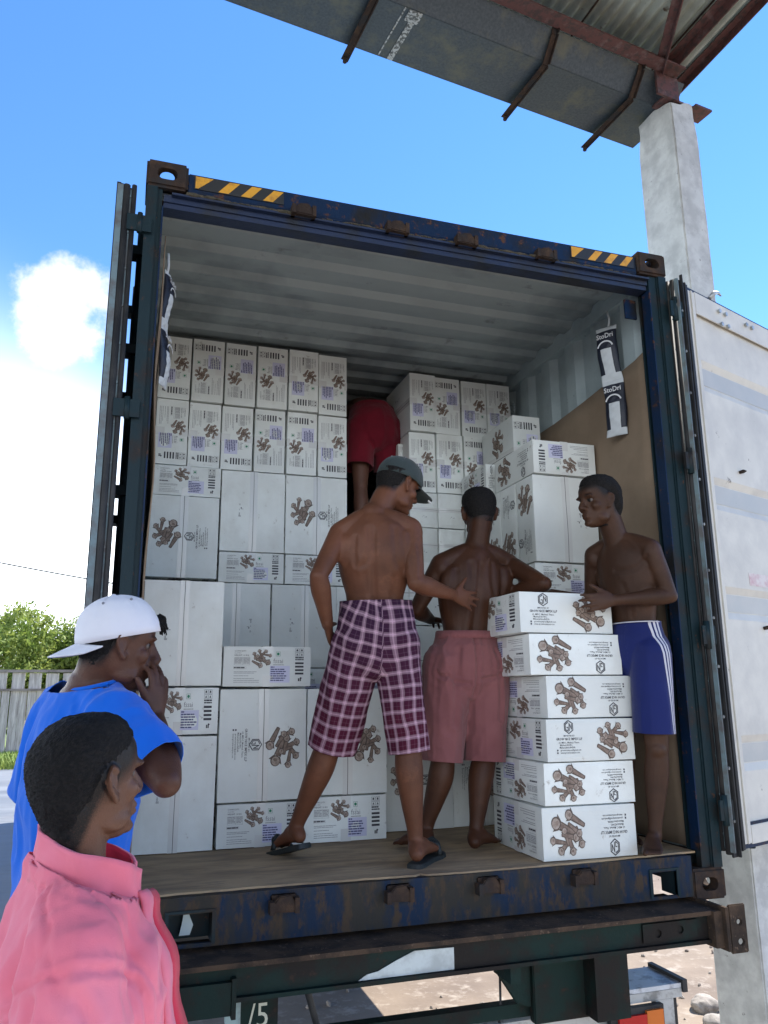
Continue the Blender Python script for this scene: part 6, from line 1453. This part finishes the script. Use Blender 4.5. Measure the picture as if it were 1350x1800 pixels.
# a = 90 deg is the front of the chest, 0 the right shoulder, 180 the left
zf = lambda a: .487-.038*math.sin(a); hfn = lambda a: .060+.006*math.sin(a*3)
band(.002, -1.282, .094, .088, zf, hfn, R(90+22), R(90+338), 70, 'collar', m_pk, .006, .0022, -.03)
band(.002, -1.282, .102, .097, lambda a: zf(a)-.022, lambda a: .032, R(90+30), R(90+330), 70, 'collar_stand', m_pk, .006, .0030, -.02, rows_=3)
band(.002, -1.282, .087, .082, lambda a: zf(a)+.006, lambda a: hfn(a)-.004, R(90+24), R(90+150), 30, 'collar_lining', m_red, .002, .002, -.03)
def strip(name, pts, wv, nv, m, th=.006, wob=.003, sub=6):
    bm = bmesh.new(); P = [V(p) for p in pts]; rows = []
    for i in range((len(P)-1)*sub+1):
        t = i/sub; c = crom(P, t); q = wob*math.sin(t*5); rows.append([bm.verts.new(c+V(wv)*s+V(nv)*(q*(1+s)) ) for s in (0, .5, 1)])
    for A_, B_ in zip(rows, rows[1:]):
        for j in range(2): bm.faces.new((A_[j], A_[j+1], B_[j+1], B_[j]))
    o = obj(name, bm, m, F6, smooth=True); md = o.modifiers.new('s', 'SOLIDIFY'); md.thickness = th; md.offset = 0; return o
strip('placket', [(.092, -1.31, .470), (.116, -1.325, .42), (.148, -1.335, .32), (.164, -1.335, .20), (.166, -1.33, .04)], (.020, .055, -.006), (1, 0, 0), m_red, .004)
strip('lapel_edge', [(.084, -1.325, .474), (.104, -1.345, .42), (.136, -1.357, .32), (.150, -1.357, .20)], (.016, .018, 0), (1, 0, 0), m_pk, .006)
# seams
groove(jk, [(-.052, -1.350, .50), (-.046, -1.40, .470), (-.038, -1.45, .440), (-.030, -1.49, .405)], .0035, .0045)
groove(jk, [(-.125, -1.40, .31), (-.095, -1.46, .375), (-.030, -1.50, .405), (.035, -1.48, .40), (.085, -1.42, .36), (.10, -1.40, .27)], .0050, .0050)
groove(jk, [(-.05, -1.35, .50), (.02, -1.42, .455), (.07, -1.40, .40), (.10, -1.38, .33)], .0030, .0060)
groove(jk, [(-.02, -1.50, .39), (.02, -1.51, .34), (.03, -1.52, .27), (.02, -1.53, .18)], .0050, .0080)
groove(jk, [(-.06, -1.49, .37), (-.07, -1.51, .30), (-.06, -1.53, .20)], .0045, .0080)
trousers(F6, J, cloth('grey_trousers', (.05, .05, .06)))
